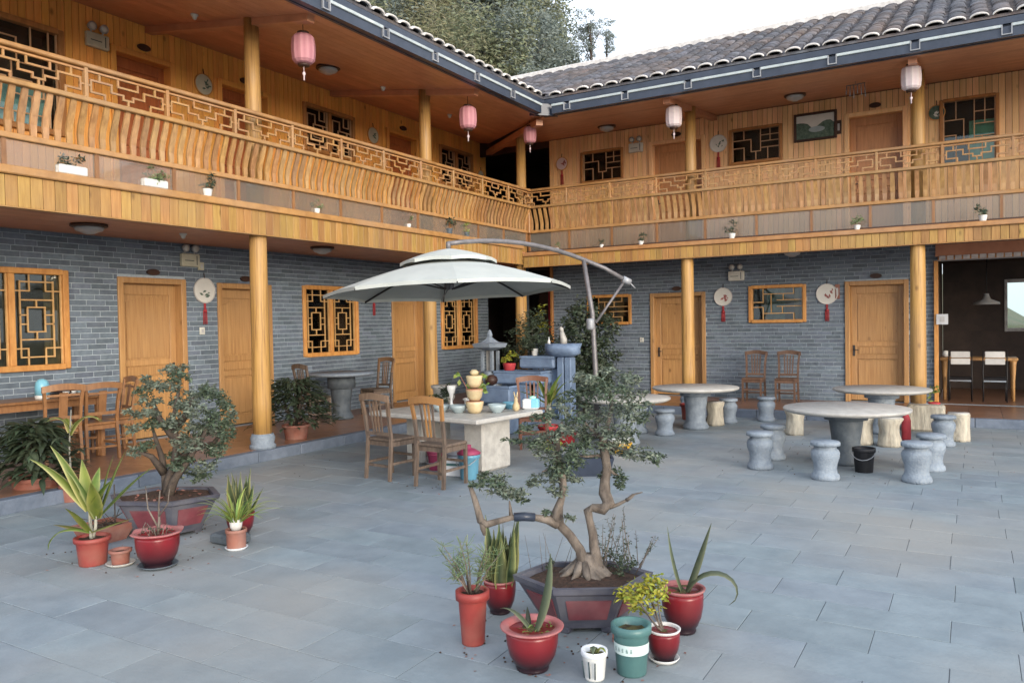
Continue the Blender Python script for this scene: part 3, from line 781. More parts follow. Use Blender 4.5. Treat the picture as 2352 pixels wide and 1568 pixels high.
UPR = dict(fr="window_frame_dim", lat="lattice_dim", pat=PAT_D, sashes=1, fw=.05)
right = wing(WR_, dict(U1=14.0, V=2.2, u_in=-.45, label="right wing of the timber guesthouse, with the visible slope of grey roof tiles", fb=3.10, ft=3.325, cap=3.415,
    wall_top=6.36, plank="plank_pale", porch0=0.0, kerb0=.05, c0=.055, fas0=-.0, rail0=-.03, rv=.30, cv=.48, notch0=1.76 + 1.21 * 0, soff=lambda v: 5.98 + (v + 1.15) * .113,
    low_open=[(.53, 1.65, 1.8, 2.5, 'win', dict(sashes=1, pat=PAT_B, fw=.06, inner=[(.3, .8, 0, 1, "curtain_tan")])), (2.12, 3.42, .15, 2.5, 'door', dict(hinge=1)),
              (4.38, 5.55, 1.79, 2.58, 'win', dict(sashes=1, pat=PAT_B, fw=.06, inner=[(.22, .3, 0, 1, "curtain_tan"), (.3, .62, 0, 1, "fan_green"), (.78, .86, 0, 1, "curtain_tan")])),
              (6.31, 7.48, .15, 2.6, 'door', dict(hinge=1)), (7.96, 13.2, .15, 2.93, 'open')],
    up_open=[(.42, 1.5, 5.2, 5.95, 'win', dict(**UPR)), (2.14, 3.46, 3.5, 5.98, 'door', dict(m="door_tan", fr="plank_pale")), (4.0, 5.1, 5.23, 5.99, 'win', dict(**UPR)),
             (6.32, 7.48, 3.5, 6.0, 'door', dict(m="door_tan", fr="plank_pale")),
             (8.04, 9.0, 4.74, 6.0, 'win', dict(inner=[(.5, .98, .0, .66, "curtain_mint")], **dict(UPR, fw=.05)))],
    cols=[(3.66, 1, 1), (7.75, 1, 1), (11.8, 1, 1)]))

# ---- the corner: shared column, corridor, corner gutter box
g = M(); g.lathe([(.13, .36), (.13, 1.6), (.12, 3.22)], 20, (-.17, .17, 0), wob=.05); co = g.build("column", "log_wood", right)
g = M(); g.lathe([(.185, .15), (.185, .2), (.16, .22), (.175, .30), (.15, .36)], 20, (-.17, .17, 0)); g.build("plinth", "stone_blue", co)
g = M(); g.lathe([(.115, 3.42), (.112, 4.6), (.105, 6.13)], 20, (-.17, .27, 0), wob=.05); g.build("column", "log_wood", right)
g = M(); g.cbox(-.03, .06, .2, .29, 3.87, 4.86, .01); g.build("newel_post", "rail_wood", right)
g = M()
P0 = Vector((1.19, -1.43, 0)); P1 = Vector((1.43, -1.19, 0))
g.add([(1.13, -1.42, 5.97), (1.42, -1.13, 5.97), (1.42, -1.0, 5.97), (1.0, -1.42, 5.97), (1.13, -1.42, 6.2), (1.42, -1.13, 6.2), (1.42, -1.0, 6.2), (1.0, -1.42, 6.2)],
      [(0, 3, 2, 1), (4, 5, 6, 7), (0, 1, 5, 4), (1, 2, 6, 5), (2, 3, 7, 6), (3, 0, 4, 7)])
g.build("gutter_corner_box", "gutter", right)
g = M(); g.bar((1.0, -1.0, 5.93), (-2.3, 2.3, 6.3), .14, .12); g.build("hip_beam", "soffit_wood", right)
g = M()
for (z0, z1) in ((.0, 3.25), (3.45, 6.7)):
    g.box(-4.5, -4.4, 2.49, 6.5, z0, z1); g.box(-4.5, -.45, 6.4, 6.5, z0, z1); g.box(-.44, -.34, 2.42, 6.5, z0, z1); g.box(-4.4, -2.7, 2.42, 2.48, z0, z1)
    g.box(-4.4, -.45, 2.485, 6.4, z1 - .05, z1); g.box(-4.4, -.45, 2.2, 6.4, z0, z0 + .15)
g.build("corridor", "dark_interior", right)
g = M(); g.box(-.9, -.455, 2.25, 2.31, 3.25, 3.45); g.box(-2.5, -.45, 2.2, 2.28, 6.2, 6.75); g.build("corridor_lintel", "dark_wood", right)
g = M(); g.box(-1.5, -1.22, 2.28, 2.42, .15, 3.25); g.build("corridor_pier", "stone_dark", right)
g = M(); g.box(-2.49, -.02, .0, 2.2, 3.27, 3.44); g.build("corner_deck", "soffit_wood", right)
g = M(); g.box(-2.49, -.0, .03, 2.42, .0, .149); g.build("corner_floor", "porch_tile", right)
g = M(); g.cbox(-.46, -.455 + .06, 2.13, 2.2, .15, 3.24, .006); g.build("corner_trim", "window_frame_dim", right)
g = M(); g.box(-1.25, -.455, 3.0, 3.1, .15, 3.2); g.build("corridor_side_wall", "dark_wood", right)
g = M(); g.box(-.95, -.62, 2.96, 2.99, .9, 2.7); tag(g.build("banner", "red_cord"), "narrow dark red banner hanging in the corridor between the wings", "banner")
# back walls closing the wings
g = M(); g.box(-6.6, -6.5, -13.2, 6.6, 0, 6.3); g.box(-6.5, 14, 6.5, 6.6, 3.3, 6.3); g.box(-6.5, 7.9, 6.5, 6.6, 0, 3.3); g.box(-6.5, -1.0, -13.3, -13.2, 0, 6.3)
g.build("rear_wall", "mortar", right)
# ---- dining room behind the opening
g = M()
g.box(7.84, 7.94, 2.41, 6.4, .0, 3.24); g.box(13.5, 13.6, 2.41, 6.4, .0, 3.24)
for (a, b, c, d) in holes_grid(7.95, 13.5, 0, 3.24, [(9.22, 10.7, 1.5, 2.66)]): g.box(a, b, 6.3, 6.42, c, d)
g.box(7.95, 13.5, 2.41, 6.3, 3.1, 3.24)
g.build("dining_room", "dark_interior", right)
g = M(); g.box(7.95, 13.5, 2.2, 6.3, .0, .149); g.build("dining_floor", "porch_tile", right)
g = M(); g.cbox(7.92, 7.99, 2.12, 2.42, .15, 2.93, .006); g.cbox(7.99, 13.2, 2.12, 2.42, 2.94, 3.0, .006); g.build("opening_frame", "window_frame", right)
g = M(); g.box(7.95, 13.5, 2.14, 2.186, 3.01, 3.24); gb = g.build("header_board", "soffit_wood", right)
u = 8.0
while u < 13.4:
    piece("header_slat", "lime_white", gb, ID, False, u + .01, u + .12, 2.10, 2.118, 2.94, 3.02, b=.004); u += .135
g = M()
for (a, b, c, d) in ((9.2, 9.26, 1.48, 2.68), (10.66, 10.72, 1.48, 2.68), (9.26, 10.66, 1.48, 1.56), (9.26, 10.66, 2.6, 2.68), (9.9, 9.95, 1.56, 2.6)): g.cbox(a, b, 6.24, 6.3, c, d, .006)
wf = g.build("window", "lime_white", right)
g = M(); g.box(9.26, 10.66, 6.33, 6.335, 1.56, 2.6); g.build("pane", "pane_glass", wf)

# ------------------------------------------------------------------ lanterns
def lantern(mt, label, loc, s=1.0, zt=6.2):
    t = thing("lantern", label, "lantern", loc, R(0, 1), group="lanterns hung under the eaves")
    n = 10; prof = [(.075, .215), (.125, .2), (.16, .165), (.172, .06), (.172, -.06), (.16, -.165), (.125, -.2), (.075, -.215)]
    g = M(); vs = []; fs = []; cc = []
    for i, (r, z) in enumerate(prof):
        for k in range(2 * n):
            rr = r * (1 if k % 2 == 0 else .955); a = pi * k / n
            vs.append((rr * cos(a) * s, rr * sin(a) * s, z * s)); cc.append(1.0 if k % 2 == 0 else 0.0)
    m_ = 2 * n
    for i in range(len(prof) - 1):
        for k in range(m_): fs.append((i * m_ + k, i * m_ + (k + 1) % m_, (i + 1) * m_ + (k + 1) % m_, (i + 1) * m_ + k)[::-1])
    g.add(vs, fs, False, c=cc); g.build("lantern_body", mt, t)
    g = M(); g.lathe([(.085 * s, .215 * s), (.085 * s, .245 * s), (.03 * s, .25 * s)], 14); g.lathe([(.03 * s, -.25 * s), (.085 * s, -.245 * s), (.085 * s, -.215 * s)], 14); g.build("cap", "dark_wood", t)
    g = M(); g.tube([(0, 0, .25 * s), (0, 0, zt - loc[2])], .006, 5); g.build("cord", "dark_wood", t)
    g = M(); g.tube([(0, 0, -.25 * s), (0, 0, -.33 * s)], .006, 5); g.lathe([(.018 * s, -.33 * s), (.026 * s, -.36 * s), (.012 * s, -.38 * s), (.012 * s, -.45 * s)], 8); g.build("tassel", "lantern_pale", t)
lantern("lantern_pink", "pink ribbed lantern, leftmost and nearest of the row under the left eave", (.6, -7.13, 5.70), .95)
lantern("lantern_pink", "pink ribbed lantern in the middle of the left eave, by the second upstairs column", (.6, -3.03, 5.64), .95)
lantern("lantern_pink", "small looking pink lantern in front of the corner column top", (.6, -.69, 5.79), .8)
lantern("lantern_pale", "pale pinkish white lantern beside the first upstairs column of the right wing", (3.68, -.6, 5.73), .92)
lantern("lantern_pale", "whitest lantern, at far right in front of the right wing's second upstairs column", (7.71, -.6, 5.77), .92)

# ------------------------------------------------------------------ ceiling lamps, detectors
def ceiling_lamp(label, x, y, z, r=.2):
    t = thing("ceiling_lamp", label, "ceiling lamp", (x, y, z), group="round ceiling lamps of the galleries")
    g = M(); g.lathe([(r, 0), (r * 1.03, -.03), (r * .95, -.04)], 24); g.build("lamp_base", "dark_wood", t)
    g = M(); g.lathe([(r * .8, -.04), (r * .8, -.06), (r * .72, -.085), (r * .5, -.10), (r * .45, -.105), (r * .3, -.125), (.01, -.13)], 24); g.build("lamp_shade", "lamp_shade", t)
zL = lambda x: 6.0 + (-x + 1.15) * .155
zR = lambda y: 5.98 + (y + 1.15) * .113
ceiling_lamp("round lamp on the upper soffit right of the nearest pink lantern", -1.0, -4.95, zL(-1.0))
ceiling_lamp("round lamp on the upper right soffit close to the corner", 1.5, 1.25, zR(1.25))
ceiling_lamp("round lamp on the upper right soffit above the framed picture", 5.6, .95, zR(.95))
ceiling_lamp("large round lamp under the left porch ceiling near the photo's left edge", -1.36, -9.07, 3.25, .22)
ceiling_lamp("round lamp under the left porch ceiling past the thick column", -1.18, -5.0, 3.25)
ceiling_lamp("round lamp under the right wing's porch ceiling above the wide window", 5.4, 1.6, 3.25)
for (lab, x, y, z) in (("white smoke detector, nearest one on the upper left soffit", -.95, -7.68, zL(-.95)), ("white smoke detector on the upper left soffit between the lanterns", -.93, -3.57, zL(-.93)),
                       ("white smoke detector on the upper left soffit nearest the corner", -1.05, -1.23, zL(-1.05)), ("white smoke detector under the left porch ceiling beside the large lamp", -1.3, -7.7, 3.25),
                       ("white smoke detector under the right porch ceiling", 3.4, 1.4, 3.25)):
    t = thing("smoke_detector", lab, "smoke detector", (x, y, z), group="smoke detectors on the gallery ceilings")
    g = M(); g.lathe([(.05, 0), (.05, -.02), (.035, -.035), (.03, -.06), (.012, -.075), (.003, -.078)], 12); g.build("detector_body", "white_plastic", t)
    g = M(); g.lathe([(.055, .0), (.055, -.006)], 12); g.build("mount_ring", "lamp_shade", t)

# ------------------------------------------------------------------ wall fittings (local: x along wall, y out of the wall)
def on_left(y, z): return ((-2.5 + .016, y, z), pi / 2)       # faces +x
def on_right(x, z): return ((x, 2.2 - .016, z), 0.0)          # faces -y
def emergency(label, lr, m="cream_plastic"):
    (loc, rz) = lr
    t = thing("emergency_light", label, "emergency light", loc, rz, group="twin-head emergency lights on the walls")
    g = M(); g.cbox(-.17, .17, -.075, 0, -.12, .09, .012); g.build("battery_box", m, t)
    g = M(); g.box(-.12, .05, -.079, -.0755, -.03, -.018); g.box(.1, .112, -.079, -.0755, -.09, .06); g.build("front_marking", "print_dark", t)
    for sx in (-.09, .09):
        g = M(); 
        g.tube([(sx, -.035, .09), (sx, -.035, .15)], .012, 6); g.tube([(sx, .0, .185), (sx, -.05, .18), (sx, -.085, .175)], [.04, .058, .065], 12); h = g.build("lamp_head", "lamp_shade", t)
        g = M(); g.tube([(sx, -.083, .175), (sx, -.092, .1745)], [.05, .04], 12); g.build("lens", "white_plastic", h)
emergency("cream emergency light on the upper left wall beside the lattice window", on_left(-8.2, 6.1))
emergency("cream emergency light high on the left brick wall above the round fan", on_left(-6.72, 3.0))
emergency("pale emergency light on the upper right wall next to the first window", on_right(1.84, 5.9), "white_plastic")
emergency("white emergency light high on the right brick wall between fan and window", on_right(4.12, 2.83), "white_plastic")
def fan(label, lr, pm, r=.19, tassel=True, disc="fan_paper"):
    (loc, rz) = lr
    t = thing("round_fan", label, "wall fan", loc, rz, group="round painted fans on the walls")
    n = 28
    def ring(r0, r1, y0, y1, n=28):
        g = M(); vs = []
        for (rr, yy) in ((r0, y0), (r1, y0), (r1, y1), (r0, y1)):
            for k in range(n): a = 2 * pi * k / n; vs.append((rr * cos(a), yy, rr * sin(a)))
        fs = []
        for q in range(4):
            for k in range(n): fs.append((q * n + k, q * n + (k + 1) % n, ((q + 1) % 4) * n + (k + 1) % n, ((q + 1) % 4) * n + k))
        return g.add(vs, fs)
    g = M(); g.add([(r * cos(2 * pi * k / n), -.012, r * sin(2 * pi * k / n)) for k in range(n)] + [(r * cos(2 * pi * k / n), -.002, r * sin(2 * pi * k / n)) for k in range(n)],
                   [tuple(range(n))] + [(k, k + n, (k + 1) % n + n, (k + 1) % n) for k in range(n)]); g.build("fan_face", disc, t)
    ring(r - .004, r + .012, -.02, 0).build("rim", "lime_white" if disc == "fan_paper" else "window_frame", t)
    g = M(); rnd = random.Random(label)
    for k in range(9):   # painted sprig: small raised leaf strokes
        a = rnd.uniform(-2.6, .9); rr = rnd.uniform(.02, r * .6); cx, cz = rr * cos(a) + .02, rr * sin(a) + .02; w = rnd.uniform(.02, .055); th = rnd.uniform(0, pi)
        pts = [(cx + w * cos(th + q) * (1 if i % 2 == 0 else .45), cz + w * sin(th + q) * (1 if i % 2 == 0 else .45)) for i, q in enumerate([0, pi / 2, pi, 1.5 * pi])]
        g.add([(a_, -.0135 - .0002 * k, b_) for a_, b_ in pts], [(0, 1, 2, 3)])
    g.build("painted_sprig", pm, t)
    g = M(); g.tube([(0, -.015, r), (0, -.008, r + .06), (0, 0, r + .09)], .008, 5); g.build("hanging_loop", "dark_wood", t)
    if tassel:
        g = M(); g.box(-.02, .02, -.012, -.004, -r - .12, -r - .01); 
        for k in range(4): g.tube([(-.03 + .02 * k, -.01, -r - .12), (-.035 + .023 * k, -.01, -r - .36)], .008, 4)
        g.lathe([(.012, -r - .17), (.03, -r - .145), (.03, -r - .125), (.012, -r - .1)], 8, (0, -.012, 0)); g.build("tassel", "red_cord", t)
fan("round fan with green painting on the upper left wall between two doors", on_left(-6.34, 5.93), "fan_green", .17, False, "cream_plastic")
fan("round fan on the upper left wall beside the third upstairs door", on_left(-2.05, 5.93), "fan_green", .17, False, "cream_plastic")
fan("white fan with dark sprig and red tassel between the first two ground-floor doors", on_left(-6.43, 2.50), "fan_green", .2)
fan("fan behind the parasol edge with only its red tassel showing", on_left(-2.14, 2.62), "fan_green", .17)
fan("faint pinkish fan on the upper right wall nearest the corner", on_right(-.1, 5.75), "fan_red", .15, True, "lantern_pale")
fan("round fan with green sprig on the upper right wall right of the first column", on_right(3.75, 5.74), "fan_green", .18, True)
fan("round white fan with red tassel beside the ground-floor column of the right wing", on_right(3.82, 2.37), "fan_red", .19)
fan("round white fan with red flowers and tassel just left of the right ground-floor door", on_right(5.97, 2.36), "fan_red", .2)
fan("small dark green round plate right of the far column upstairs", on_right(7.98, 5.78), "fan_paper", .14, False, "fan_green")
fan("small dim fan at the end of the upper left wall by the corridor", ((-2.48, 2.2, 5.7), pi / 2), "fan_green", .15, False, "cream_plastic")
# framed picture
(loc, rz) = on_right(5.77, 5.83)
t = thing("framed_picture", "wide framed landscape painting on the upper right wall", "picture", loc, rz)
g = M()
for (a, b, c, d) in ((-.42, -.37, -.29, .29), (.37, .42, -.29, .29), (-.37, .37, -.29, -.24), (-.37, .37, .24, .29)): g.cbox(a, b, -.045, 0, c, d, .008)
g.build("picture_frame", "dark_wood", t)
g = M(); g.box(-.37, .37, -.02, -.01, -.24, .24); g.build("canvas_face", "fan_green", t)
g = M()
rr = random.Random(3)
pts = [(-.37, .24)] + [(.37, .24)] + [(.37 - .074 * i, .05 + .06 * sin(i * .9) + rr.uniform(-.02, .02)) for i in range(11)]
g.add([(a, -.0215, b) for a, b in pts], [tuple(range(len(pts)))[::-1]]); g.build("painted_sky", "fan_paper", t)
g = M(); g.add([(.08 * cos(k * pi / 8) * 2 + .03, -.022, .06 * sin(k * pi / 8) - .06) for k in range(16)], [tuple(range(16))]); g.build("painted_lake", "ceramic_blue", t)
# switches, meter box, notices
def small_box(name, label, cat, lr, w, h, d, m):
    (loc, rz) = lr
    g = M(); g.cbox(-w / 2, w / 2, -d, 0, -h / 2, h / 2, .004); t = thing(name, label, cat, loc, rz); g.build("cover", m, t)
    g = M(); g.box(-w * .2, w * .2, -d - .006, -d, -h * .25, h * .25); g.build("rocker", "lamp_shade", t)
small_box("light_switch", "small white switch plate on the left brick wall under the fan tassel", "light switch", on_left(-6.5, 1.83), .1, .12, .02, "white_plastic")
small_box("sensor_box", "small cream box on the left brick wall above the fan", "sensor", on_left(-6.5, 2.9), .1, .13, .04, "cream_plastic")
small_box("light_switch", "small white switch on the right brick wall left of the first door", "light switch", on_right(1.91, 1.43), .09, .1, .02, "white_plastic")
small_box("paper_notice", "white paper notices fixed to the edge of the dining room opening", "notice", ((8.06, 2.1, 1.8), 0), .2, .2, .01, "paper_white")
small_box("sign_plate", "narrow dark red plate on the wall beside the right ground-floor door", "plate", on_right(6.17, 2.4), .09, .3, .015, "terracotta")
small_box("sign_plate", "narrow dark plate on the upper wall left of the tan door", "plate", on_right(6.22, 5.75), .1, .28, .015, "dark_wood")
t = thing("white_box", "small white box under the right gutter above the picture", "box", (7.18, -1.06, 6.07)); g = M(); g.cbox(-.06, .06, -.04, .04, -.05, .05, .01); g.build("box_body", "white_plastic", t)
g = M(); g.tube([(.06, 0, .03), (.25, -.02, .0), (.5, 0, .02)], .006, 5); g.build("cable", "white_plastic", t)
t = thing("wind_chime", "thin metal wind chime hanging from the upper right soffit", "wind chime", (6.74, .5, 6.1))
g = M(); g.tube([(-.16, 0, 0), (.16, 0, 0.01)], .01, 6); g.tube([(0, 0, 0), (0, 0, .12)], .004, 5); g.build("hanger_bar", "grey_metal", t)
for k in range(6):
    g = M(); g.tube([(-.15 + .06 * k, 0, 0), (-.16 + .065 * k, .0, -.16 - .04 * (k % 3))], .008, 5); g.build("chime_rod", "galvanised", t)

# ------------------------------------------------------------------ plants and pots
def leafcloud(g, c, rx, ry, rz_, n, ln, w, up=.6, rnd=random, tuft=True):
    """leaves gathered in small loose tufts through the volume, so gaps stay between them"""
    def inside():
        while True:
            d = Vector((rnd.uniform(-1, 1), rnd.uniform(-1, 1), rnd.uniform(-1, 1)))
            if .02 < d.length < 1: return d
    cs_ = []
    for _ in range(max(3, n // 16)):
        d = inside(); k = d.length; cs_.append(d / k * (k ** .55) * rnd.uniform(.75, 1.18))
    for _ in range(n):
        q = rnd.choice(cs_); sg = .17
        d = Vector((q.x + rnd.gauss(0, sg), q.y + rnd.gauss(0, sg), q.z + rnd.gauss(0, sg * 1.1)))
        p = (c[0] + d.x * rx, c[1] + d.y * ry, c[2] + d.z * rz_)
        nn = ((d.x - q.x) * 3 + d.x * .4 + rnd.uniform(-.8, .8), (d.y - q.y) * 3 + d.y * .4 + rnd.uniform(-.8, .8), d.z * .4 + up + rnd.uniform(-.6, .6))
        g.leaf(p, nn, ln * rnd.uniform(.55, 1.3), w * rnd.uniform(.6, 1.2), rnd.uniform(0, 6.28))
def soil(par, r, z, m="soil", sx=1, sy=1):
    g = M(); vs = [(0, 0, z + .012)]; n = 16
    for q in (.5, 1.0):
        for k in range(n): a = 2 * pi * k / n; vs.append((r * q * cos(a) * sx, r * q * sin(a) * sy, z + R(-.006, .008)))
    fs = [(0, 1 + k, 1 + (k + 1) % n) for k in range(n)] + [(1 + k, 1 + n + k, 1 + n + (k + 1) % n, 1 + (k + 1) % n) for k in range(n)]
    g.add(vs, fs, True); return g.build("soil", m, par)
def belly_pot(t, r, h, rim=1.12, m="glaze_red", rimm="glaze_rim", dark=True, wav=0.0, foot=True):
    g = M()
    pr = [(.62, 0), (.64, .05), (.60, .09), (.72, .16), (.88, .34), (.98, .6), (1.0, .82), (.98, .94)]
    cs = [1, 1, 1, 1, .7, .25, .05, 0] if dark else None
    g.lathe([(a * r, b * h) for a, b in pr] + [(.9 * r, .9 * h)], 28, cs=(cs + [0]) if cs else None); g.build("pot_body", m, t)
    g = M(); n = 36; vs = []; fs = []
    rp = [(.98, .92), (rim, .96), (rim + .02, .99), (rim - .02, 1.0), (.9, .985), (.88, .86)]
    for (a, b) in rp:
        for k in range(n):
            an = 2 * pi * k / n; w = 1 + (wav * sin(an * 6) if a > 1 else 0)
            vs.append((a * r * w * cos(an), a * r * w * sin(an), b * h + (wav * h * .3 * sin(an * 6) if a > 1 else 0)))
    for i in range(len(rp) - 1):
        for k in range(n): fs.append((i * n + k, i * n + (k + 1) % n, (i + 1) * n + (k + 1) % n, (i + 1) * n + k))
    g.add(vs, fs, True); g.build("pot_rim", rimm, t)
def cyl_pot(t, rt, rb, h, m, rimm=None, lip=.012):
    g = M(); g.lathe([(rb, 0), (rb * 1.02, .01), (rt * .95, h * .82), (rt * .97, h * .84)], 26); g.build("pot_body", m, t)
    g = M(); g.lathe([(rt * .97, h * .83), (rt + lip, h * .85), (rt + lip, h), (rt, h + .004), (rt - .012, h), (rt - .018, h * .8)], 26, cap=False); g.build("pot_rim", rimm or m, t)
def saucer(t, r, m):
    g = M(); g.lathe([(r * .8, 0), (r, .02), (r * .97, .024), (r * .8, .008)], 26); g.build("saucer", m, t)
fx, fy = -.506, .862      # direction away from the camera on the ground
def at(x, y, r): return (x + fx * r, y + fy * r, 0)

# --- tall rust pot with feathery shrub
t = thing("potted_plant", "tall rust-red plastic pot with feathery pale green shrub", "potted plant", at(6.08, -11.41, .075))
cyl_pot(t, .088, .066, .31, "plastic_red"); soil(t, .075, .285)
g = M(); g2 = M(); rn = random.Random(5)
tips = []
for k in range(13):
    a = rn.uniform(0, 6.28); l = rn.uniform(.18, .36); sp = rn.uniform(.06, .2)
    p0 = (.02 * cos(a), .02 * sin(a), .28); p1 = (sp * .5 * cos(a), sp * .5 * sin(a), .28 + l * .55); p2 = (sp * cos(a), sp * sin(a), .28 + l)
    g.tube([p0, p1, p2], [.005, .004, .002], 5); tips += [(p1, 1), (p2, 1)]
    for q in range(26):
        tt = rn.uniform(.4, 1); base = Vector(p0).lerp(Vector(p2), tt); d = Vector((rn.uniform(-1, 1), rn.uniform(-1, 1), rn.uniform(-.2, 1))).normalized()
        e = base + d * rn.uniform(.03, .09)
        g2.bar(tuple(base), tuple(e), .003, .0018)
g.build("stem", "bark", t); g2.build("foliage", "leaf_feather", t)
# --- sansevieria behind
def sword(par, n, r, h0, h1, z, w=.045, m="leaf_sword", seed=1, lean=.25, nm="leaf"):
    rn = random.Random(seed)
    for k in range(n):
        a = rn.uniform(0, 6.28); rr = r * rn.uniform(.1, .8); g = M()
        g.blade((rr * cos(a), rr * sin(a), z), a + rn.uniform(-.6, .6), pi / 2 - rn.uniform(.02, lean), rn.uniform(h0, h1), w * rn.uniform(.8, 1.2), droop=rn.uniform(-.1, .25), n=7, edge=1, fold=.25, twist=rn.uniform(-.8, .8), wp=.2)
        g.build(nm, m, par)
t = thing("potted_plant", "dark red glazed pot of upright snake plant behind the rust pot", "potted plant", at(5.96, -10.91, .07))
belly_pot(t, .105, .22, 1.05); soil(t, .095, .19)
sword(t, 19, .13, .28, .46, .18, .085, seed=4)
# --- red pot in front with one tall agave-like blade
t = thing("potted_plant", "large glossy red pot with pink rim at the very front with one upright leaf", "potted plant", at(6.56, -11.56, .1))
belly_pot(t, .142, .235, 1.2); soil(t, .125, .205, "soil_moss")
g = M(); g.blade((.01, .0, .2), .5, 1.3, .43, .11, droop=-.12, n=8, edge=1, fold=.3, twist=.5); g.build("leaf", "leaf_agave", t)
g = M(); g.blade((0, .0, .2), 2.9, .75, .26, .035, droop=1.5, n=8, edge=1, fold=.2, twist=.1); g.build("leaf", "leaf_agave", t)
g = M(); g.blade((-.03, .02, .2), 2.2, 1.1, .12, .03, droop=.5, n=6, edge=.3, fold=.2); g.build("leaf", "leaf_dark", t)
g = M()
for k in range(40): g.leaf((R(-.1, .1), R(-.1, .1), .212), (R(-1, 1), R(-1, 1), 1), .03, .012, R(0, 6))
g.build("weed", "leaf_lime", t, kind="stuff")
# --- white cup pot
t = thing("potted_plant", "small chipped white pot with drooping pale leaf at the bottom edge", "potted plant", at(6.88, -11.47, .05))
cyl_pot(t, .068, .052, .15, "ceramic_white", "paper_white", .002); soil(t, .056, .125, "soil_moss")
g = M(); g.blade((0, 0, .13), -1.2, 1.2, .15, .04, droop=3.0, n=8, edge=1, fold=.2); g.build("leaf", "leaf_agave", t)
g = M(); g.blade((.01, 0, .13), -.5, 1.2, .12, .03, droop=2.9, n=8, edge=1, fold=.2); g.build("leaf", "leaf_strap", t)
g = M()
for sx in (-.03, 0.0, .03): g.tube([(sx, -.06, .02), (sx * 1.2, -.072, .11)], .004, 5)
g.build("dark_stripe", "print_dark", t)
# --- green pot with pale lettered band
t = thing("potted_plant", "teal green plastic pot with pale printed band, soil only", "plant pot", at(7.04, -11.34, .08))
cyl_pot(t, .098, .077, .26, "plastic_green", lip=.01); soil(t, .085, .225, "soil_moss")
g = M(); g.lathe([(.0915, .12), (.0935, .175)], 30, cap=False); bo = g.build("label_band", "plastic_band", t)
g = M()
for i, a in enumerate((-2.2, -1.95, -1.7, -1.45, -1.2)):   # five small printed characters round the band
    rr = .0945
    for (da, dz, w, h) in ((0, 0, .012, .002), (0, .008, .009, .002), (0, -.008, .012, .002), (.0, 0, .002, .02), (.05 * (i % 2), -.004, .002, .012)):
        p = Vector((rr * cos(a + da), rr * sin(a + da), .147 + dz)); s_ = Vector((-sin(a + da), cos(a + da), 0)); u_ = Vector((0, 0, 1))
        g.add([tuple(p - s_ * w / 2 - u_ * h / 2), tuple(p + s_ * w / 2 - u_ * h / 2), tuple(p + s_ * w / 2 + u_ * h / 2), tuple(p - s_ * w / 2 + u_ * h / 2)], [(0, 1, 2, 3)])
g.build("printed_characters", "plastic_green", bo)
# --- small red pot with yellow shrub
t = thing("potted_plant", "small red glazed pot on white saucer with bright yellow-green shrub", "potted plant", at(7.13, -11.1, .06))
saucer(t, .085, "ceramic_white"); belly_pot(t, .088, .18, 1.04, rimm="lime_white"); soil(t, .078, .155, "soil_moss")
g = M(); g2 = M(); rn = random.Random(8)
for k in range(6):
    a = rn.uniform(1.5, 4.5); e = (.13 * cos(a) - .04, .1 * sin(a) - .02, .16 + rn.uniform(.05, .24)); g.tube([(0, 0, .15), (e[0] * .3, e[1] * .3, .2), e], [.008, .005, .003], 5)
    leafcloud(g2, e, .10, .09, .07, 130, .034, .015, rnd=rn)
g.build("stem", "bark", t); g2.build("foliage", "leaf_yellow", t)
# --- red pot right with three sword leaves
t = thing("potted_plant", "red glazed pot with black base and three bending sword leaves, rightmost of the front group", "potted plant", at(7.10, -10.67, .08))
belly_pot(t, .125, .265, 1.08, rimm="glaze_rim"); soil(t, .112, .235, "soil_moss")
for (a, e, l, w, d) in ((3.5, 1.3, .42, .065, -.15), (-.6 + 1.2, 1.22, .46, .085, .1), (.2, 1.15, .56, .07, 4.4)):
    g = M(); g.blade((.01, -.0, .22), a, e, l, w, droop=d, n=12, edge=.8, fold=.3); g.build("leaf", "leaf_agave", t)
# --- small clay block under bonsai pot
t = thing("clay_block", "small weathered clay block propping the big bonsai pot", "block", at(6.86, -10.98, .06)); g = M(); g.cbox(-.07, .07, -.05, .05, 0, .085, .01); g.build("block_body", "terracotta", t)

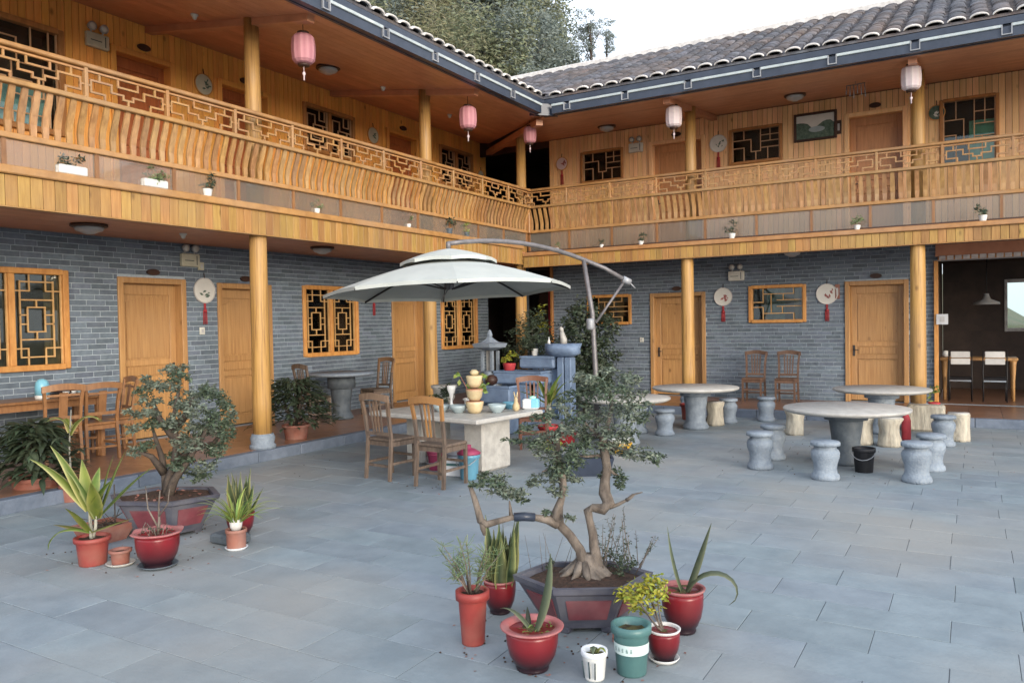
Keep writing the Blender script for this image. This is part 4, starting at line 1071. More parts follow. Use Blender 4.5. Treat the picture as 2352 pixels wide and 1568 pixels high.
def facet_pot(t, pts_top, pts_bot, h, m="clay_purple", panel="clay_panel", foot=.03):
    """many-sided flared bonsai pot: wall, rim, red panels, feet"""
    n = len(pts_top); c = Vector((0, 0, 0)); g = M()
    lv = lambda P, s, z: [(x * s, y * s, z) for x, y in P]
    vs = lv(pts_bot, 1, foot) + lv(pts_bot, 1.04, foot + .03) + lv(pts_top, .93, h - .05) + lv(pts_top, 1.0, h - .035) + lv(pts_top, 1.02, h) + lv(pts_top, .90, h) + lv(pts_top, .86, h - .06)
    fs = [tuple(range(n - 1, -1, -1))]
    for i in range(6):
        for k in range(n): fs.append((i * n + k, i * n + (k + 1) % n, (i + 1) * n + (k + 1) % n, (i + 1) * n + k))
    g.add(vs, fs); po = g.build("pot_body", m, t)
    for k in range(n):
        a0, a1 = Vector((*pts_bot[k], foot + .03)) * 1, Vector((*pts_bot[(k + 1) % n], foot + .03)); a0.x *= 1.04; a0.y *= 1.04; a1.x *= 1.04; a1.y *= 1.04
        b0, b1 = Vector((pts_top[k][0] * .93, pts_top[k][1] * .93, h - .05)), Vector((pts_top[(k + 1) % n][0] * .93, pts_top[(k + 1) % n][1] * .93, h - .05))
        def q(s_, t_): return (a0.lerp(a1, s_)).lerp(b0.lerp(b1, s_), t_)
        nr = (a1 - a0).cross(b0 - a0).normalized() * .006
        inn = [q(.14, .16), q(.86, .16), q(.86, .84), q(.14, .84)]
        g = M(); g.add([tuple(p + nr) for p in inn] + [tuple(p - nr) for p in inn], [(0, 1, 2, 3), (4, 5, 1, 0), (5, 6, 2, 1), (6, 7, 3, 2), (7, 4, 0, 3)]); g.build("side_panel", panel, po)
    g = M()
    for k in range(n):
        x, y = pts_bot[k]; g.cbox(x * .85 - .03, x * .85 + .03, y * .85 - .03, y * .85 + .03, 0, foot + .004, .005)
    g.build("pot_feet", m, po)
    g = M(); vs = [(0, 0, h - .0)]; N_ = n * 5
    ring = []
    for k in range(n):
        for q_ in range(5):
            p = Vector(pts_top[k]).lerp(Vector(pts_top[(k + 1) % n]), q_ / 5); ring.append((p.x, p.y))
    for s_ in (.35, .62, .87):
        for (x, y) in ring: vs.append((x * s_, y * s_, h - .03 + .035 * (1 - s_) + R(-.008, .008)))
    fs = [(0, 1 + k, 1 + (k + 1) % N_) for k in range(N_)]
    for i in range(2):
        for k in range(N_): fs.append((1 + i * N_ + k, 1 + (i + 1) * N_ + k, 1 + (i + 1) * N_ + (k + 1) % N_, 1 + i * N_ + (k + 1) % N_))
    g.add(vs, fs, True); g.build("soil", "soil", t)

# local axes of a tree: a = to the photo's right, d = away, z up
AR = Vector((.862, .506, 0)); AD = Vector((-.506, .862, 0))
def loc3(a, d, z): p = AR * a + AD * d; return (p.x, p.y, z)

# --- big central bonsai
bx, by = 6.48, -10.76
t = thing("bonsai_tree", "large twisted two-trunk bonsai in purple pot with red panels, front centre", "bonsai", (bx, by, 0))
hexT = [(-.43, .02), (-.2, -.27), (.22, -.27), (.43, .02), (.2, .27), (-.2, .27)]
hexB = [(-.27, .02), (-.14, -.17), (.15, -.17), (.28, .02), (.14, .17), (-.14, .17)]
conv = lambda P: [(AR.x * a + AD.x * d, AR.y * a + AD.y * d) for a, d in P]
facet_pot(t, conv(hexT), conv(hexB), .30)
k_ = .00097
def zp(X, Y, d=0.0): return loc3((X - 1155) * k_, d + .02, (872 - Y) * k_ + .29)
g = M(); rn = random
pathA = [(1190, 880, 0), (1165, 800, 0), (1135, 710, .01), (1075, 620, .02), (1015, 550, .02), (990, 490, .01), (1005, 430, 0), (1028, 360, -.01), (1040, 290, 0), (1025, 190, .02), (1005, 90, .03), (1010, -20, .04), (1040, -110, .05)]
g.tube([zp(*p) for p in pathA], [.055, .039, .031, .028, .031, .037, .028, .021, .023, .026, .02, .013, .007], 11, rough=.22)
pathB = [(1250, 880, .02), (1245, 790, .02), (1228, 690, .02), (1222, 610, .03), (1205, 530, .03), (1192, 465, .02), (1225, 440, .01), (1290, 452, .0), (1325, 410, 0), (1300, 350, .02), (1306, 270, .03), (1322, 190, .03), (1312, 110, .02), (1295, 20, .02), (1330, -80, .03), (1360, -200, .04), (1350, -330, .04)]
g.tube([zp(*p) for p in pathB], [.056, .040, .028, .023, .022, .025, .029, .037, .040, .035, .028, .024, .027, .022, .016, .011, .005], 11, rough=.22)
g.lathe([(.14, .27), (.09, .31), (.055, .36), (.035, .42)], 14, loc3(0.05, .03, 0), wob=.6)
for k in range(9):
    a = k * .7; g.tube([loc3(.03 * cos(a), .03 + .03 * sin(a), .36), loc3(.09 * cos(a), .03 + .08 * sin(a), .315), loc3(.15 * cos(a), .03 + .12 * sin(a), .285)], [.035, .024, .012], 7, rough=.15)
tr = g.build("trunk", "bark", t)
g = M(); pathL = [(1000, 540, .01), (930, 512, 0), (860, 492, -.02), (780, 480, -.03), (700, 486, -.03), (620, 508, -.03), (545, 530, -.02), (505, 505, -.02), (488, 440, -.01), (468, 370, 0), (445, 300, .01), (425, 285, .01)]
g.tube([zp(*p) for p in pathL], [.034, .027, .022, .02, .019, .019, .022, .024, .022, .02, .015, .006], 8, rough=.12)
g.tube([zp(515, 520, -.02), zp(520, 560, -.02), zp(528, 600, -.02)], [.02, .018, .008], 7); g.build("branch", "bark", t)
g = M(); g.tube([zp(850, 490, -.02), zp(785, 481, -.03), zp(718, 484, -.03)], [.0265, .0275, .0265], 10); g.build("tape_wrap", "gutter", tr)
g = M()
for pa in ([(1330, 440, 0), (1390, 420, 0), (1440, 395, 0), (1480, 360, .0), (1545, 345, 0)], [(1440, 395, 0), (1470, 375, -.01), (1500, 350, -.01)], [(1320, 130, .02), (1270, 110, .04), (1200, 120, .05), (1130, 110, .03)],
           [(1305, 60, .02), (1370, 60, .02), (1440, 70, .01), (1520, 90, 0), (1600, 110, 0)], [(1020, 180, .02), (960, 180, 0), (900, 200, -.02)], [(1300, 10, .02), (1220, -60, .03), (1160, -140, .05)], [(700, 486, -.03), (695, 420, -.03), (690, 380, -.02)], [(1322, 190, .03), (1370, 230, .03), (1400, 240, .03)]):
    g.tube([zp(*p) for p in pa], [.014 * (1 - .75 * i / (len(pa) - 1)) for i in range(len(pa))], 6)
g.build("dead_branch", "bark", t)
def D2(X, Y, d, rx, ry):  # full-photo display px -> cluster in tree space
    m_ = .00285; return (loc3((X - 1337) * m_, d, (1330 - Y) * m_ + .29), rx * m_, ry * m_)
cl = [(1405, 888, .05, 30, 16), (1360, 912, .1, 30, 20), (1440, 905, 0, 34, 22), (1395, 925, -.08, 44, 26), (1450, 940, .05, 36, 26), (1345, 945, .1, 34, 24), (1420, 965, -.1, 44, 28), (1460, 985, .0, 30, 22), (1375, 985, .1, 36, 24),
      (1300, 950, .1, 20, 12), (1330, 1010, .05, 34, 22), (1255, 985, 0, 38, 20), (1290, 965, -.05, 30, 16), (1225, 1010, .05, 28, 16), (1270, 1025, -.05, 40, 20), (1310, 1050, -.1, 36, 22), (1400, 1010, -.1, 46, 28), (1440, 1030, .1, 32, 22),
      (1255, 1060, .0, 34, 22), (1290, 1090, -.05, 40, 24), (1275, 1115, .05, 34, 20), (1350, 1035, .0, 36, 22), (1460, 1062, -.05, 40, 18), (1495, 1075, 0, 30, 15), (1420, 1062, .06, 28, 16), (1150, 1120, 0, 32, 20), (1180, 1150, .04, 34, 16), (1125, 1105, -.03, 20, 12), (1160, 1140, -.05, 28, 18), (1205, 1160, .02, 18, 10),
      (1320, 1120, .1, 28, 16), (1405, 1115, .08, 26, 22), (1240, 1125, .03, 26, 18), (1190, 1040, .15, 20, 10), (1305, 1198, -.04, 9, 9), (1260, 1192, .02, 9, 8), (1150, 1125, .05, 30, 18), (1110, 1125, 0, 18, 12), (1190, 1140, -.05, 26, 14), (1320, 1080, .0, 34, 22), (1300, 1010, -.1, 34, 20), (1235, 1040, .0, 32, 18), (1350, 900, -.05, 30, 20), (1460, 960, -.1, 26, 18), (1280, 1140, .0, 30, 16), (1330, 985, -.05, 30, 18), (1390, 1045, .0, 34, 18), (1425, 1125, 0, 16, 22)]
for gi in range(6):
    g = M(); rn = random.Random(40 + gi)
    for (X, Y, d, rx, ry) in cl[gi::6]:
        c, a, b = D2(X, Y, d, rx * .95, ry * .85); leafcloud(g, c, a, a * .85, b * .8, int(200 * (a / .1) * (b / .06) + 35), .034, .014, rnd=rn)
    g.build("foliage", "leaf_bonsai" if gi % 2 else "leaf_bonsai_grey", t, kind="stuff")
g = M(); rn = random.Random(3)
for (a, d, s_) in ((.16, .1, .1), (.24, -.02, .07), (.3, .12, .08), (.1, .18, .06), (-.2, .12, .03)):
    leafcloud(g, loc3(a, d, .31 + s_ * .6), s_ * .8, s_ * .8, s_, int(500 * s_ * 10 * .25), .03, .012, rnd=rn)
g.build("underplanting", "leaf_dark", t, kind="stuff")
g = M(); g2 = M()
for k in range(26):
    a = rn.uniform(.1, .42); d = rn.uniform(.05, .3); h = rn.uniform(.15, .38); b = loc3(a, d, .28); e = loc3(a + rn.uniform(-.1, .12), d + rn.uniform(-.08, .08), .28 + h)
    g.tube([b, e], [.003, .0015], 4)
    for q in range(14): p = Vector(b).lerp(Vector(e), rn.uniform(.4, 1)); g2.leaf(p, (rn.uniform(-1, 1), rn.uniform(-1, 1), 1), .02, .008, rn.uniform(0, 6))
for k in range(9):
    a = rn.uniform(-.35, -.05); b = loc3(a, .15, .28); e = loc3(a + rn.uniform(-.08, .08), .15, .28 + rn.uniform(.1, .25)); g.tube([b, e], [.002, .001], 4)
g.build("wiry_stem", "bark", t); g2.build("small_leaf_field", "leaf_dark", t, kind="stuff")

# --- left bonsai (shaggy)
bx, by = 2.16, -10.55
t = thing("bonsai_tree", "bushy many-branched bonsai in wide dark pot at left, before the first door", "bonsai", (bx, by, 0))
hexT = [(-.52, -.0), (-.32, -.3), (.2, -.36), (.5, -.06), (.3, .3), (-.24, .34)]
hexB = [(-.3, -.0), (-.2, -.2), (.14, -.24), (.32, -.04), (.2, .2), (-.16, .22)]
facet_pot(t, conv(hexT), conv(hexB), .35)
def LP(X, Y, d=0.0): m_ = .00416; return loc3((X - 378) * m_, d, (1150 - Y) * m_ + .33)
g = M(); rn = random.Random(9)
for pa in ([(378, 1155, 0), (380, 1120, 0), (392, 1080, .02), (402, 1030, 0), (395, 980, 0), (405, 920, .03), (410, 870, .05)], [(372, 1150, .05), (368, 1110, .05), (360, 1070, .08), (345, 1030, .1), (335, 990, .1)],
           [(384, 1150, -.04), (400, 1110, -.05), (430, 1070, -.05), (460, 1020, 0), (480, 970, .05)], [(402, 1030, 0), (360, 980, .05), (340, 940, .1)], [(392, 1080, .02), (430, 1050, .1), (470, 1040, .15), (500, 1000, .15)], [(400, 1000, 0), (440, 960, -.1), (450, 930, -.1)], [(366, 1100, .05), (350, 1060, -.05), (325, 1045, -.1)]):
    n = len(pa); g.tube([LP(*p) for p in pa], [.045 * (1 - .8 * i / (n - 1)) for i in range(n)], 8, rough=.15)
g.build("trunk", "bark_dark", t)
cl = [(398, 868, .05, 26, 12), (415, 888, 0, 24, 13), (352, 905, .1, 26, 9), (322, 920, .1, 22, 8), (395, 905, -.1, 30, 12), (448, 925, .1, 34, 14), (482, 922, 0, 24, 14), (345, 940, 0, 26, 9), (505, 945, .05, 24, 15), (452, 955, -.15, 34, 16), (405, 945, .1, 30, 13), (498, 980, -.05, 30, 17), (325, 972, .1, 26, 10),
      (362, 990, 0, 24, 10), (420, 985, -.1, 32, 15), (468, 1000, .1, 34, 16), (510, 1012, 0, 20, 16), (305, 1000, .05, 18, 9), (345, 1035, -.1, 24, 9), (400, 1022, .05, 22, 12), (440, 1035, -.1, 32, 14), (486, 1050, .05, 30, 13), (318, 1048, -.05, 22, 7), (420, 1072, -.1, 30, 12), (462, 1085, 0, 28, 12), (400, 1100, .1, 24, 10), (440, 1112, .1, 26, 9),
      (375, 960, -.2, 20, 9), (430, 1010, .2, 26, 12), (300, 965, 0, 14, 6), (525, 970, 0, 12, 10), (372, 1062, .1, 20, 8), (335, 890, 0, 14, 6)]
for gi in range(5):
    g = M()
    for (X, Y, d, rx, ry) in cl[gi::5]:
        m_ = .00416; a, b = rx * m_ * 1.1, ry * m_ * 1.15; c = LP(X, Y, d); leafcloud(g, c, a, a * .85, b * 1.0, int(235 * (a / .13) * (b / .06) + 30), .044, .019, rnd=rn)
    g.build("foliage", "leaf_bonsai" if gi % 2 else "leaf_bonsai_grey", t, kind="stuff")
g = M()
for k in range(30): a = rn.uniform(0, 6.28); g.leaf(loc3(.35 * cos(a) * rn.random(), .2 * sin(a), .345), (rn.uniform(-.4, .4), rn.uniform(-.4, .4), 1), .05, .03, rn.uniform(0, 6))
g.build("fallen_leaf_field", "terracotta", t, kind="stuff")
t = thing("stone_block", "flat mossy stone block under the left bonsai pot's right side", "stone", (3.0, -10.55, 0)); g = M(); g.cbox(-.16, .16, -.1, .1, 0, .09, .02); g.build("block_body", "stone_dark", t)

# --- pots round the left bonsai
t = thing("potted_plant", "rust plastic pot with broad yellow and cream strap leaves", "potted plant", at(2.54, -11.56, .1))
cyl_pot(t, .125, .10, .22, "plastic_red"); soil(t, .11, .2, "soil")
g = M(); stems = [(-.02, .0, .55), (.03, .02, .48), (.0, -.02, .38)]
for (a, d, h) in stems: g.tube([loc3(0, 0, .19), loc3(a * .6, d, h * .6), loc3(a, d, h)], [.016, .013, .01], 7)
g.build("stem", "bark_pale", t)
for (ang, el, l, w, dr, st, e) in ((pi * .98, .95, .62, .085, .75, 0, 1), (pi * .93, 1.15, .60, .075, .55, 0, .9), (pi * 1.06, 1.3, .45, .085, .7, 1, .9), (.35, 1.25, .55, .095, .25, 1, .35), (.1, .85, .6, .08, .4, 1, .35), (.5, 1.4, .5, .07, .3, 1, .3),
                                   (pi * .85, .1, .46, .05, .25, 2, .9), (pi * 1.02, .35, .42, .05, 2.4, 2, .5), (.05, .35, .34, .05, .2, 2, .6), (pi * .5, 1.2, .35, .07, .5, 0, .4), (-pi * .4, 1.2, .36, .08, .5, 1, .3), (pi * .75, 1.35, .4, .07, .4, 0, .3), (-.3, 1.0, .35, .06, .6, 0, .4), (-pi * .6, 1.0, .33, .07, .6, 2, .3)):
    a, d, h = stems[st]; g = M(); g.blade(loc3(a, d, h - .12), ang + math.atan2(AR.y, AR.x), el, l * 1.04, w * 1.45, droop=dr, n=9, edge=e, fold=.14); g.build("leaf", "leaf_strap", t)
t = thing("plant_pot", "low dark brown square pot of dead twigs behind the rust pot", "plant pot", at(1.95, -11.1, .1))
g = M(); vs = [(-.13, -.13, 0), (.13, -.13, 0), (.13, .13, 0), (-.13, .13, 0), (-.19, -.19, .15), (.19, -.19, .15), (.19, .19, .15), (-.19, .19, .15), (-.16, -.16, .15), (.16, -.16, .15), (.16, .16, .15), (-.16, .16, .15), (-.16, -.16, .12), (.16, -.16, .12), (.16, .16, .12), (-.16, .16, .12)]
g.add(vs, [(3, 2, 1, 0), (0, 1, 5, 4), (1, 2, 6, 5), (2, 3, 7, 6), (3, 0, 4, 7), (4, 5, 9, 8), (5, 6, 10, 9), (6, 7, 11, 10), (7, 4, 8, 11), (8, 9, 13, 12), (9, 10, 14, 13), (10, 11, 15, 14), (11, 8, 12, 15)]); g.build("pot_body", "terracotta", t)
soil(t, .15, .125); g = M(); rn = random.Random(2)
g.tube([(.1, .05, .12), (.1, .05, .5)], .006, 5)
for k in range(14): g.tube([(rn.uniform(-.1, .1), rn.uniform(-.1, .1), .12), (rn.uniform(-.2, .2), rn.uniform(-.2, .2), rn.uniform(.16, .24))], .003, 4)
g.build("dead_twig", "bark_dark", t)
t = thing("plant_pot", "tiny pinkish clay pot standing in a round saucer", "plant pot", at(2.75, -11.45, .08))
saucer(t, .11, "stone_pale"); cyl_pot(t, .075, .062, .12, "terracotta"); soil(t, .062, .1)
t = thing("potted_plant", "glossy red pot with wavy pink rim and bare twiggy stem", "potted plant", at(3.08, -11.37, .12))
belly_pot(t, .165, .28, 1.16, wav=.05); soil(t, .145, .235, "soil"); saucer(t, .15, "stone_dark")
g = M(); rn = random.Random(12)
g.tube([(0, 0, .22), (.03, 0, .36), (.0, .02, .48), (.05, 0, .6)], [.014, .011, .008, .004], 6); g.tube([(.02, 0, .3), (-.08, -.02, .45), (-.13, 0, .62)], [.008, .006, .003], 6); g.tube([(.03, 0, .4), (.1, .03, .5), (.14, .02, .62)], [.007, .005, .002], 6)
for k in range(24): p = (rn.uniform(-.12, .12), rn.uniform(-.08, .08), .24); g.tube([p, (p[0] + rn.uniform(-.05, .05), p[1] + rn.uniform(-.05, .05), rn.uniform(.26, .34))], .003, 4)
g.build("stem", "bark", t); g = M()
for k in range(50): g.leaf((rn.uniform(-.12, .12), rn.uniform(-.1, .1), rn.uniform(.25, .3)), (rn.uniform(-1, 1), rn.uniform(-1, 1), 1), .03, .015, rn.uniform(0, 6))
g.build("weed", "leaf_dark", t, kind="stuff")
t = thing("potted_plant", "small terracotta pot with yellow-green spidery grass leaves", "potted plant", at(3.23, -10.71, .07))
cyl_pot(t, .085, .076, .17, "terracotta", lip=.004); saucer(t, .095, "paper_white"); soil(t, .07, .155)
rn = random.Random(31); g = M(); g.lathe([(.03, .15), (.05, .19), (.055, .23), (.03, .26)], 10); g.build("pale_crown", "lime_white", t)
for k in range(44):
    a = rn.uniform(0, 6.28); g = M(); g.blade((.02 * cos(a), .02 * sin(a), .2), a, rn.uniform(.7, 1.4), rn.uniform(.26, .46), .017, droop=rn.uniform(1.2, 2.2), n=6, edge=.2, fold=.2); g.build("leaf", "leaf_lime" if k % 3 else "leaf_strap", t)
t = thing("potted_plant", "dark red pot of green sword leaves behind the spidery grass", "potted plant", at(2.89, -10.38, .08))
belly_pot(t, .12, .2, 1.05, rimm="glaze_red"); soil(t, .1, .17)
sword(t, 18, .09, .24, .46, .16, .08, seed=14, lean=.55)

# --- shrubs on the porch and at the left edge
def drooping_bush(name, label, loc, r, h, n, ln, w, m, pot_r=.2, seed=1, potm="terracotta"):
    t = thing(name, label, "potted plant", loc); rn = random.Random(seed)
    cyl_pot(t, pot_r, pot_r * .8, pot_r * 1.1, potm); soil(t, pot_r * .85, pot_r)
    g = M()
    for k in range(12):
        a = rn.uniform(0, 6.28); rr = r * .5 * rn.random(); g.tube([(0, 0, pot_r), (rr * .6 * cos(a), rr * .6 * sin(a), h * .55), (rr * cos(a), rr * sin(a), h * rn.uniform(.75, .95))], [.012, .009, .004], 5)
    g.build("stem", "bark_dark", t); g = M()
    for k in range(n):
        a = rn.uniform(0, 6.28); q = rn.random(); zz = pot_r + (h - pot_r) * (q ** .7); rr = r * (1 - .62 * q) * rn.uniform(.35, .95)
        g.blade((rr * cos(a), rr * sin(a), zz), a + rn.uniform(-.8, .8), rn.uniform(-.3, .5), ln * rn.uniform(.6, 1.2), w * rn.uniform(.7, 1.2), droop=rn.uniform(.9, 1.9), n=4, edge=0, fold=.15)
    g.build("foliage", m, t, kind="stuff")
    return t
drooping_bush("potted_shrub", "dark drooping-leaved bush at the foot of the thick porch column", (-.42, -6.45, .15), .66, .92, 820, .2, .055, "leaf_dark", .2, 5)
drooping_bush("potted_shrub", "big dark leafy bush cut by the photo's left edge", (-.42, -10.35, 0), .40, .86, 560, .26, .07, "leaf_dark", .24, 6)
t = thing("potted_plant", "tall plant with wilted cream-spotted leaves before the left dining table", "potted plant", (.02, -10.2, 0))
cyl_pot(t, .12, .1, .18, "terracotta"); soil(t, .1, .16)
g = M(); g.tube([(0, 0, .15), (-.02, 0, .6), (-.0, .02, 1.0)], [.014, .01, .006], 6); g.build("stem", "bark_pale", t)
for (a, e, l, dr, h) in ((.4, 1.2, .5, 2.6, .72), (.9, .9, .4, 2.4, .8), (2.8, 1.1, .4, 2.9, .75), (3.6, .8, .35, 2.3, .55), (5.2, .9, .4, 2.2, .6), (.0, .8, .34, 2.4, .5), (4.4, 1.2, .3, 2.6, .8)):
    g = M(); g.blade((0, 0, h), a, e, l, .08, droop=dr, n=10, edge=.9, fold=.2); g.build("leaf", "leaf_strap" if h > .6 else "leaf_dark", t)

# fallen leaves and crumbs of soil round the pot groups
g = M(); g2 = M(); rn = random.Random(99)
for (cx, cy, rr, n) in ((6.5, -11.0, .75, 70), (2.5, -10.9, .9, 60), (3.3, -7.2, 1.2, 30), (.2, -8.0, 1.6, 30), (7.2, -4.0, 2.0, 40)):
    for _ in range(n):
        a = rn.uniform(0, 6.28); q = rr * rn.random() ** .6; p = (cx + q * cos(a), cy + q * sin(a), .004)
        if p[0] > .15: g.leaf(p, (rn.uniform(-.25, .25), rn.uniform(-.25, .25), 1), rn.uniform(.015, .035), .014, rn.uniform(0, 6))
        p = (cx + rr * rn.uniform(-.8, .8), cy + rr * rn.uniform(-.8, .8), .003)
        if p[0] > .15: g2.lathe([(.006, 0), (.007, .004), (.002, .007)], 5, p)
tag(g.build("fallen_leaf_litter", "terracotta", kind="stuff"), "tiny brown fallen leaves scattered on the paving round the pots", "leaf litter")
tag(g2.build("soil_crumbs", "soil", kind="stuff"), "dark crumbs of soil scattered on the paving round the pots", "soil crumbs")

# ------------------------------------------------------------------ chairs
def chair(name, label, loc, rz, m="chair_wood", sw=.44, sd=.42, sh=.50, H=1.06, splat="slats", edge=0.0, lean=.07, group="wooden chairs in the courtyard and porch"):
    """front of the seat is +y"""
    t = thing(name, label, "chair", loc, rz, group)
    hw, hd = sw / 2, sd / 2
    g = M(); g.cbox(-hw, hw, -hd, hd, sh - .035, sh, .01); g.build("seat", m, t)
    g = M(); 
    for (a, b) in (((-hw + .02, hd - .03), (hw - .02, hd - .03)), ((-hw + .02, -hd + .03), (hw - .02, -hd + .03)), ((-hw + .02, -hd + .02), (-hw + .02, hd - .02)), ((hw - .02, -hd + .02), (hw - .02, hd - .02))): g.bar((*a, sh - .065), (*b, sh - .065), .02, .055)
    g.build("apron", m, t)
    for sx in (-1, 1):
        g = M(); g.bar((sx * (hw - .022), hd - .022, 0), (sx * (hw - .022), hd - .022, sh - .036), .036, .036); g.build("leg", m, t)
        g = M(); pts = [(sx * (hw - .015), -hd - .03, 0), (sx * (hw - .02), -hd + .01, sh), (sx * (hw - .015), -hd - lean * .4, sh + (H - sh) * .5), (sx * (hw + .005), -hd - lean, H - .05)]
        for i in range(3): g.bar(pts[i], pts[i + 1], .036, .036, up=(0, 1, 0), c=edge if i == 2 else 0)
        g.build("leg", m, t)
    g = M(); g.bar((-hw + .03, -hd, .17), (hw - .03, -hd, .17), .02, .03); g.bar((-hw + .022, -hd, .2), (-hw + .022, hd - .02, .2), .02, .03); g.bar((hw - .022, -hd, .2), (hw - .022, hd - .02, .2), .02, .03); g.bar((-hw + .03, hd - .022, .26), (hw - .03, hd - .022, .26), .02, .03); g.build("stretcher", m, t)
    g = M(); n = 8; vs = []
    for i in range(n + 1):
        q = i / n; x = (-1 + 2 * q) * (hw + .03); yy = -hd - lean - .03 * sin(pi * q); zt = H - .03 + .03 * sin(pi * q); 
        vs += [(x, yy - .015, zt - .08), (x, yy + .015, zt - .08), (x, yy + .013, zt), (x, yy - .013, zt)]
    fs = []
    for i in range(n):
        for q in range(4): fs.append((i * 4 + q, i * 4 + (q + 1) % 4, i * 4 + 4 + (q + 1) % 4, i * 4 + 4 + q))
    fs += [(3, 2, 1, 0), tuple(n * 4 + i for i in range(4))]
    g.add(vs, fs, c=[edge] * len(vs)); g.build("top_rail", m, t)
    if splat == "slats":
        g = M(); g.bar((-hw + .03, -hd - .01, sh + .06), (hw - .03, -hd - .01, sh + .06), .02, .04); g.build("back_rail", m, t)
        for x in (-.09, -.03, .03, .09):
            g = M(); g.bar((x * .8, -hd - .01, sh + .075), (x, -hd - lean * .9, H - .1), .022, .014, up=(0, 1, 0), c=edge * (1 if abs(x) < .05 else 0)); g.build("back_slat", m, t)
    elif splat == "wide":
        g = M(); g.bar((-hw + .03, -hd - .01, sh + .12), (hw - .03, -hd - .01, sh + .12), .02, .045); g.build("back_rail", m, t)
        g = M(); g.bar((-hw + .03, -hd - lean * .85, H - .15), (hw - .03, -hd - lean * .85, H - .15), .02, .03); g.build("back_rail", m, t)
        g = M(); g.bar((0, -hd - .01, sh + .14), (0, -hd - lean * .9, H - .12), .1, .014, up=(0, 1, 0)); g.build("back_slat", m, t)
    return t
# chairs at the square table (backs towards us)
chair("chair", "weathered grey-brown chair, left of the two backed towards us at the stone table", (2.38, -7.58, 0), -.12, "chair_grey", edge=.15)
chair("chair", "weathered chair with worn orange middle slats, nearest to the camera at the stone table", (3.22, -7.69, 0), -.06, "chair_grey", edge=.9)
chair("chair", "dark red-brown chair at the right end of the stone table, before the troughs", (2.88, -4.86, 0), pi + .55, "chair_dark", edge=.12)
# right porch pair
chair("chair", "slim slatted chair against the right brick wall, left one of the pair", (4.62, 1.50, .15), pi, "chair_brown", sd=.38, sw=.41)
chair("chair", "slim slatted chair against the right brick wall, right one of the pair", (5.28, 1.52, .15), pi, "chair_brown", sd=.38, sw=.41)
# left dining set
chair("chair", "orange-brown chair at the left dining table, nearest the photo's left edge", (-1.55, -9.45, .15), 1.35, "chair_wood", splat="wide", sh=.5, H=1.06)
chair("chair", "orange-brown chair in the middle of the three at the left dining table", (-1.6, -8.93, .15), 1.45, "chair_wood", splat="wide", H=1.04)
chair("chair", "orange-brown chair seen edge-on at the far end of the left dining table", (-1.9, -8.5, .15), 2.9, "chair_wood", splat="wide", H=1.06)
# porch round table pair
chair("chair", "worn slatted chair left of the small round porch table", (-1.45, -5.0, .15), -.25, "chair_grey", H=1.08)
chair("chair", "worn slatted chair right of the small round porch table", (-1.45, -3.35, .15), pi - .2, "chair_grey", H=1.1, edge=.4)

# ------------------------------------------------------------------ tables
t = thing("dining_table", "rectangular wooden dining table on the left porch", "table", (-2.05, -9.45, .23))
g = M(); g.cbox(-.33, .33, -.75, .75, .72, .755, .008); g.build("tabletop", "chair_wood", t)
g = M(); g.box(-.28, .28, -.7, -.68, .63, .72); g.box(-.28, .28, .68, .7, .63, .72); g.box(.26, .28, -.68, .68, .63, .72); g.box(-.28, -.26, -.68, .68, .63, .72); g.build("apron", "chair_wood", t)
for (x, y) in ((-.27, -.69), (.27, -.69), (-.27, .69), (.27, .69)):
    g = M(); g.cbox(x - .035, x + .035, y - .035, y + .035, -.08, .72, .006); g.build("leg", "chair_wood", t)
t = thing("kettle", "light blue covered kettle with white base on the left dining table", "kettle", (-1.93, -9.42, .985))
g = M(); g.lathe([(.085, 0), (.09, .02), (.088, .05)], 20); g.build("kettle_base", "ceramic_white", t)
g = M(); g.lathe([(.087, .05), (.086, .16), (.075, .22), (.05, .25), (.02, .262), (.003, .264)], 20); g.build("kettle_body", "kettle_blue", t)
t = thing("tea_tray", "dark tray with small white and green cups on the left dining table", "tray", (-2.12, -8.98, .985))
g = M(); g.lathe([(.15, 0), (.2, .02), (.2, .03), (.15, .012)], 24, sx=1, sy=1.2); g.lathe([(.16, .05), (.14, .09), (.08, .13), (.01, .145)], 16, (-.08, 0, 0)); g.build("tray_body", "dark_wood", t)
for (x, y) in ((.05, .05), (.07, -.06)):
    g = M(); g.lathe([(.03, .02), (.045, .06), (.04, .065), (.03, .03)], 14, (x, y, 0)); g.build("cup", "ceramic_white", t)
g = M(); g.lathe([(.05, .02), (.09, .05), (.085, .055), (.05, .03)], 18, (.03, .18, 0)); g.build("bowl", "ceramic_blue", t)

t = thing("stone_table", "big slab table of grey stone on two square pedestals under the parasol", "table", (2.63, -6.55, 0), -.14)
g = M(); g.cbox(-.96, .96, -.67, .67, .66, .72, .014); g.build("tabletop", "stone_pale", t)
for x in (-.5, .55):
    g = M(); g.cbox(x - .17, x + .17, -.28, .28, 0, .66, .03); g.build("pedestal", "stone_pale", t)
def small(name, label, cat, loc, prof, m, n=18, part=None, cs=None, extra=None, wob=0):
    t = thing(name, label, cat, loc); g = M(); g.lathe(prof, n, cs=cs, wob=wob); g.build(part or name + "_body", m, t)
    if extra: extra(t)
    return t
def bowl(label, loc, r, h, m="ceramic_blue"):
    def ex(t):
        g = M(); g.lathe([(r * .82, h * .72), (r * .5, h * .70), (.01, h * .7)], 16); g.build("bowl_content", "soil_moss", t)
    small("bowl", label, "bowl", loc, [(r * .45, 0), (r * .5, .01), (r * .9, h * .6), (r, h), (r * .93, h), (r * .84, h * .7)], m, extra=ex)
TZ = .72
bowl("bluish bowl on the stone table, leftmost of the bowls", (2.55, -6.75, TZ), .12, .09)
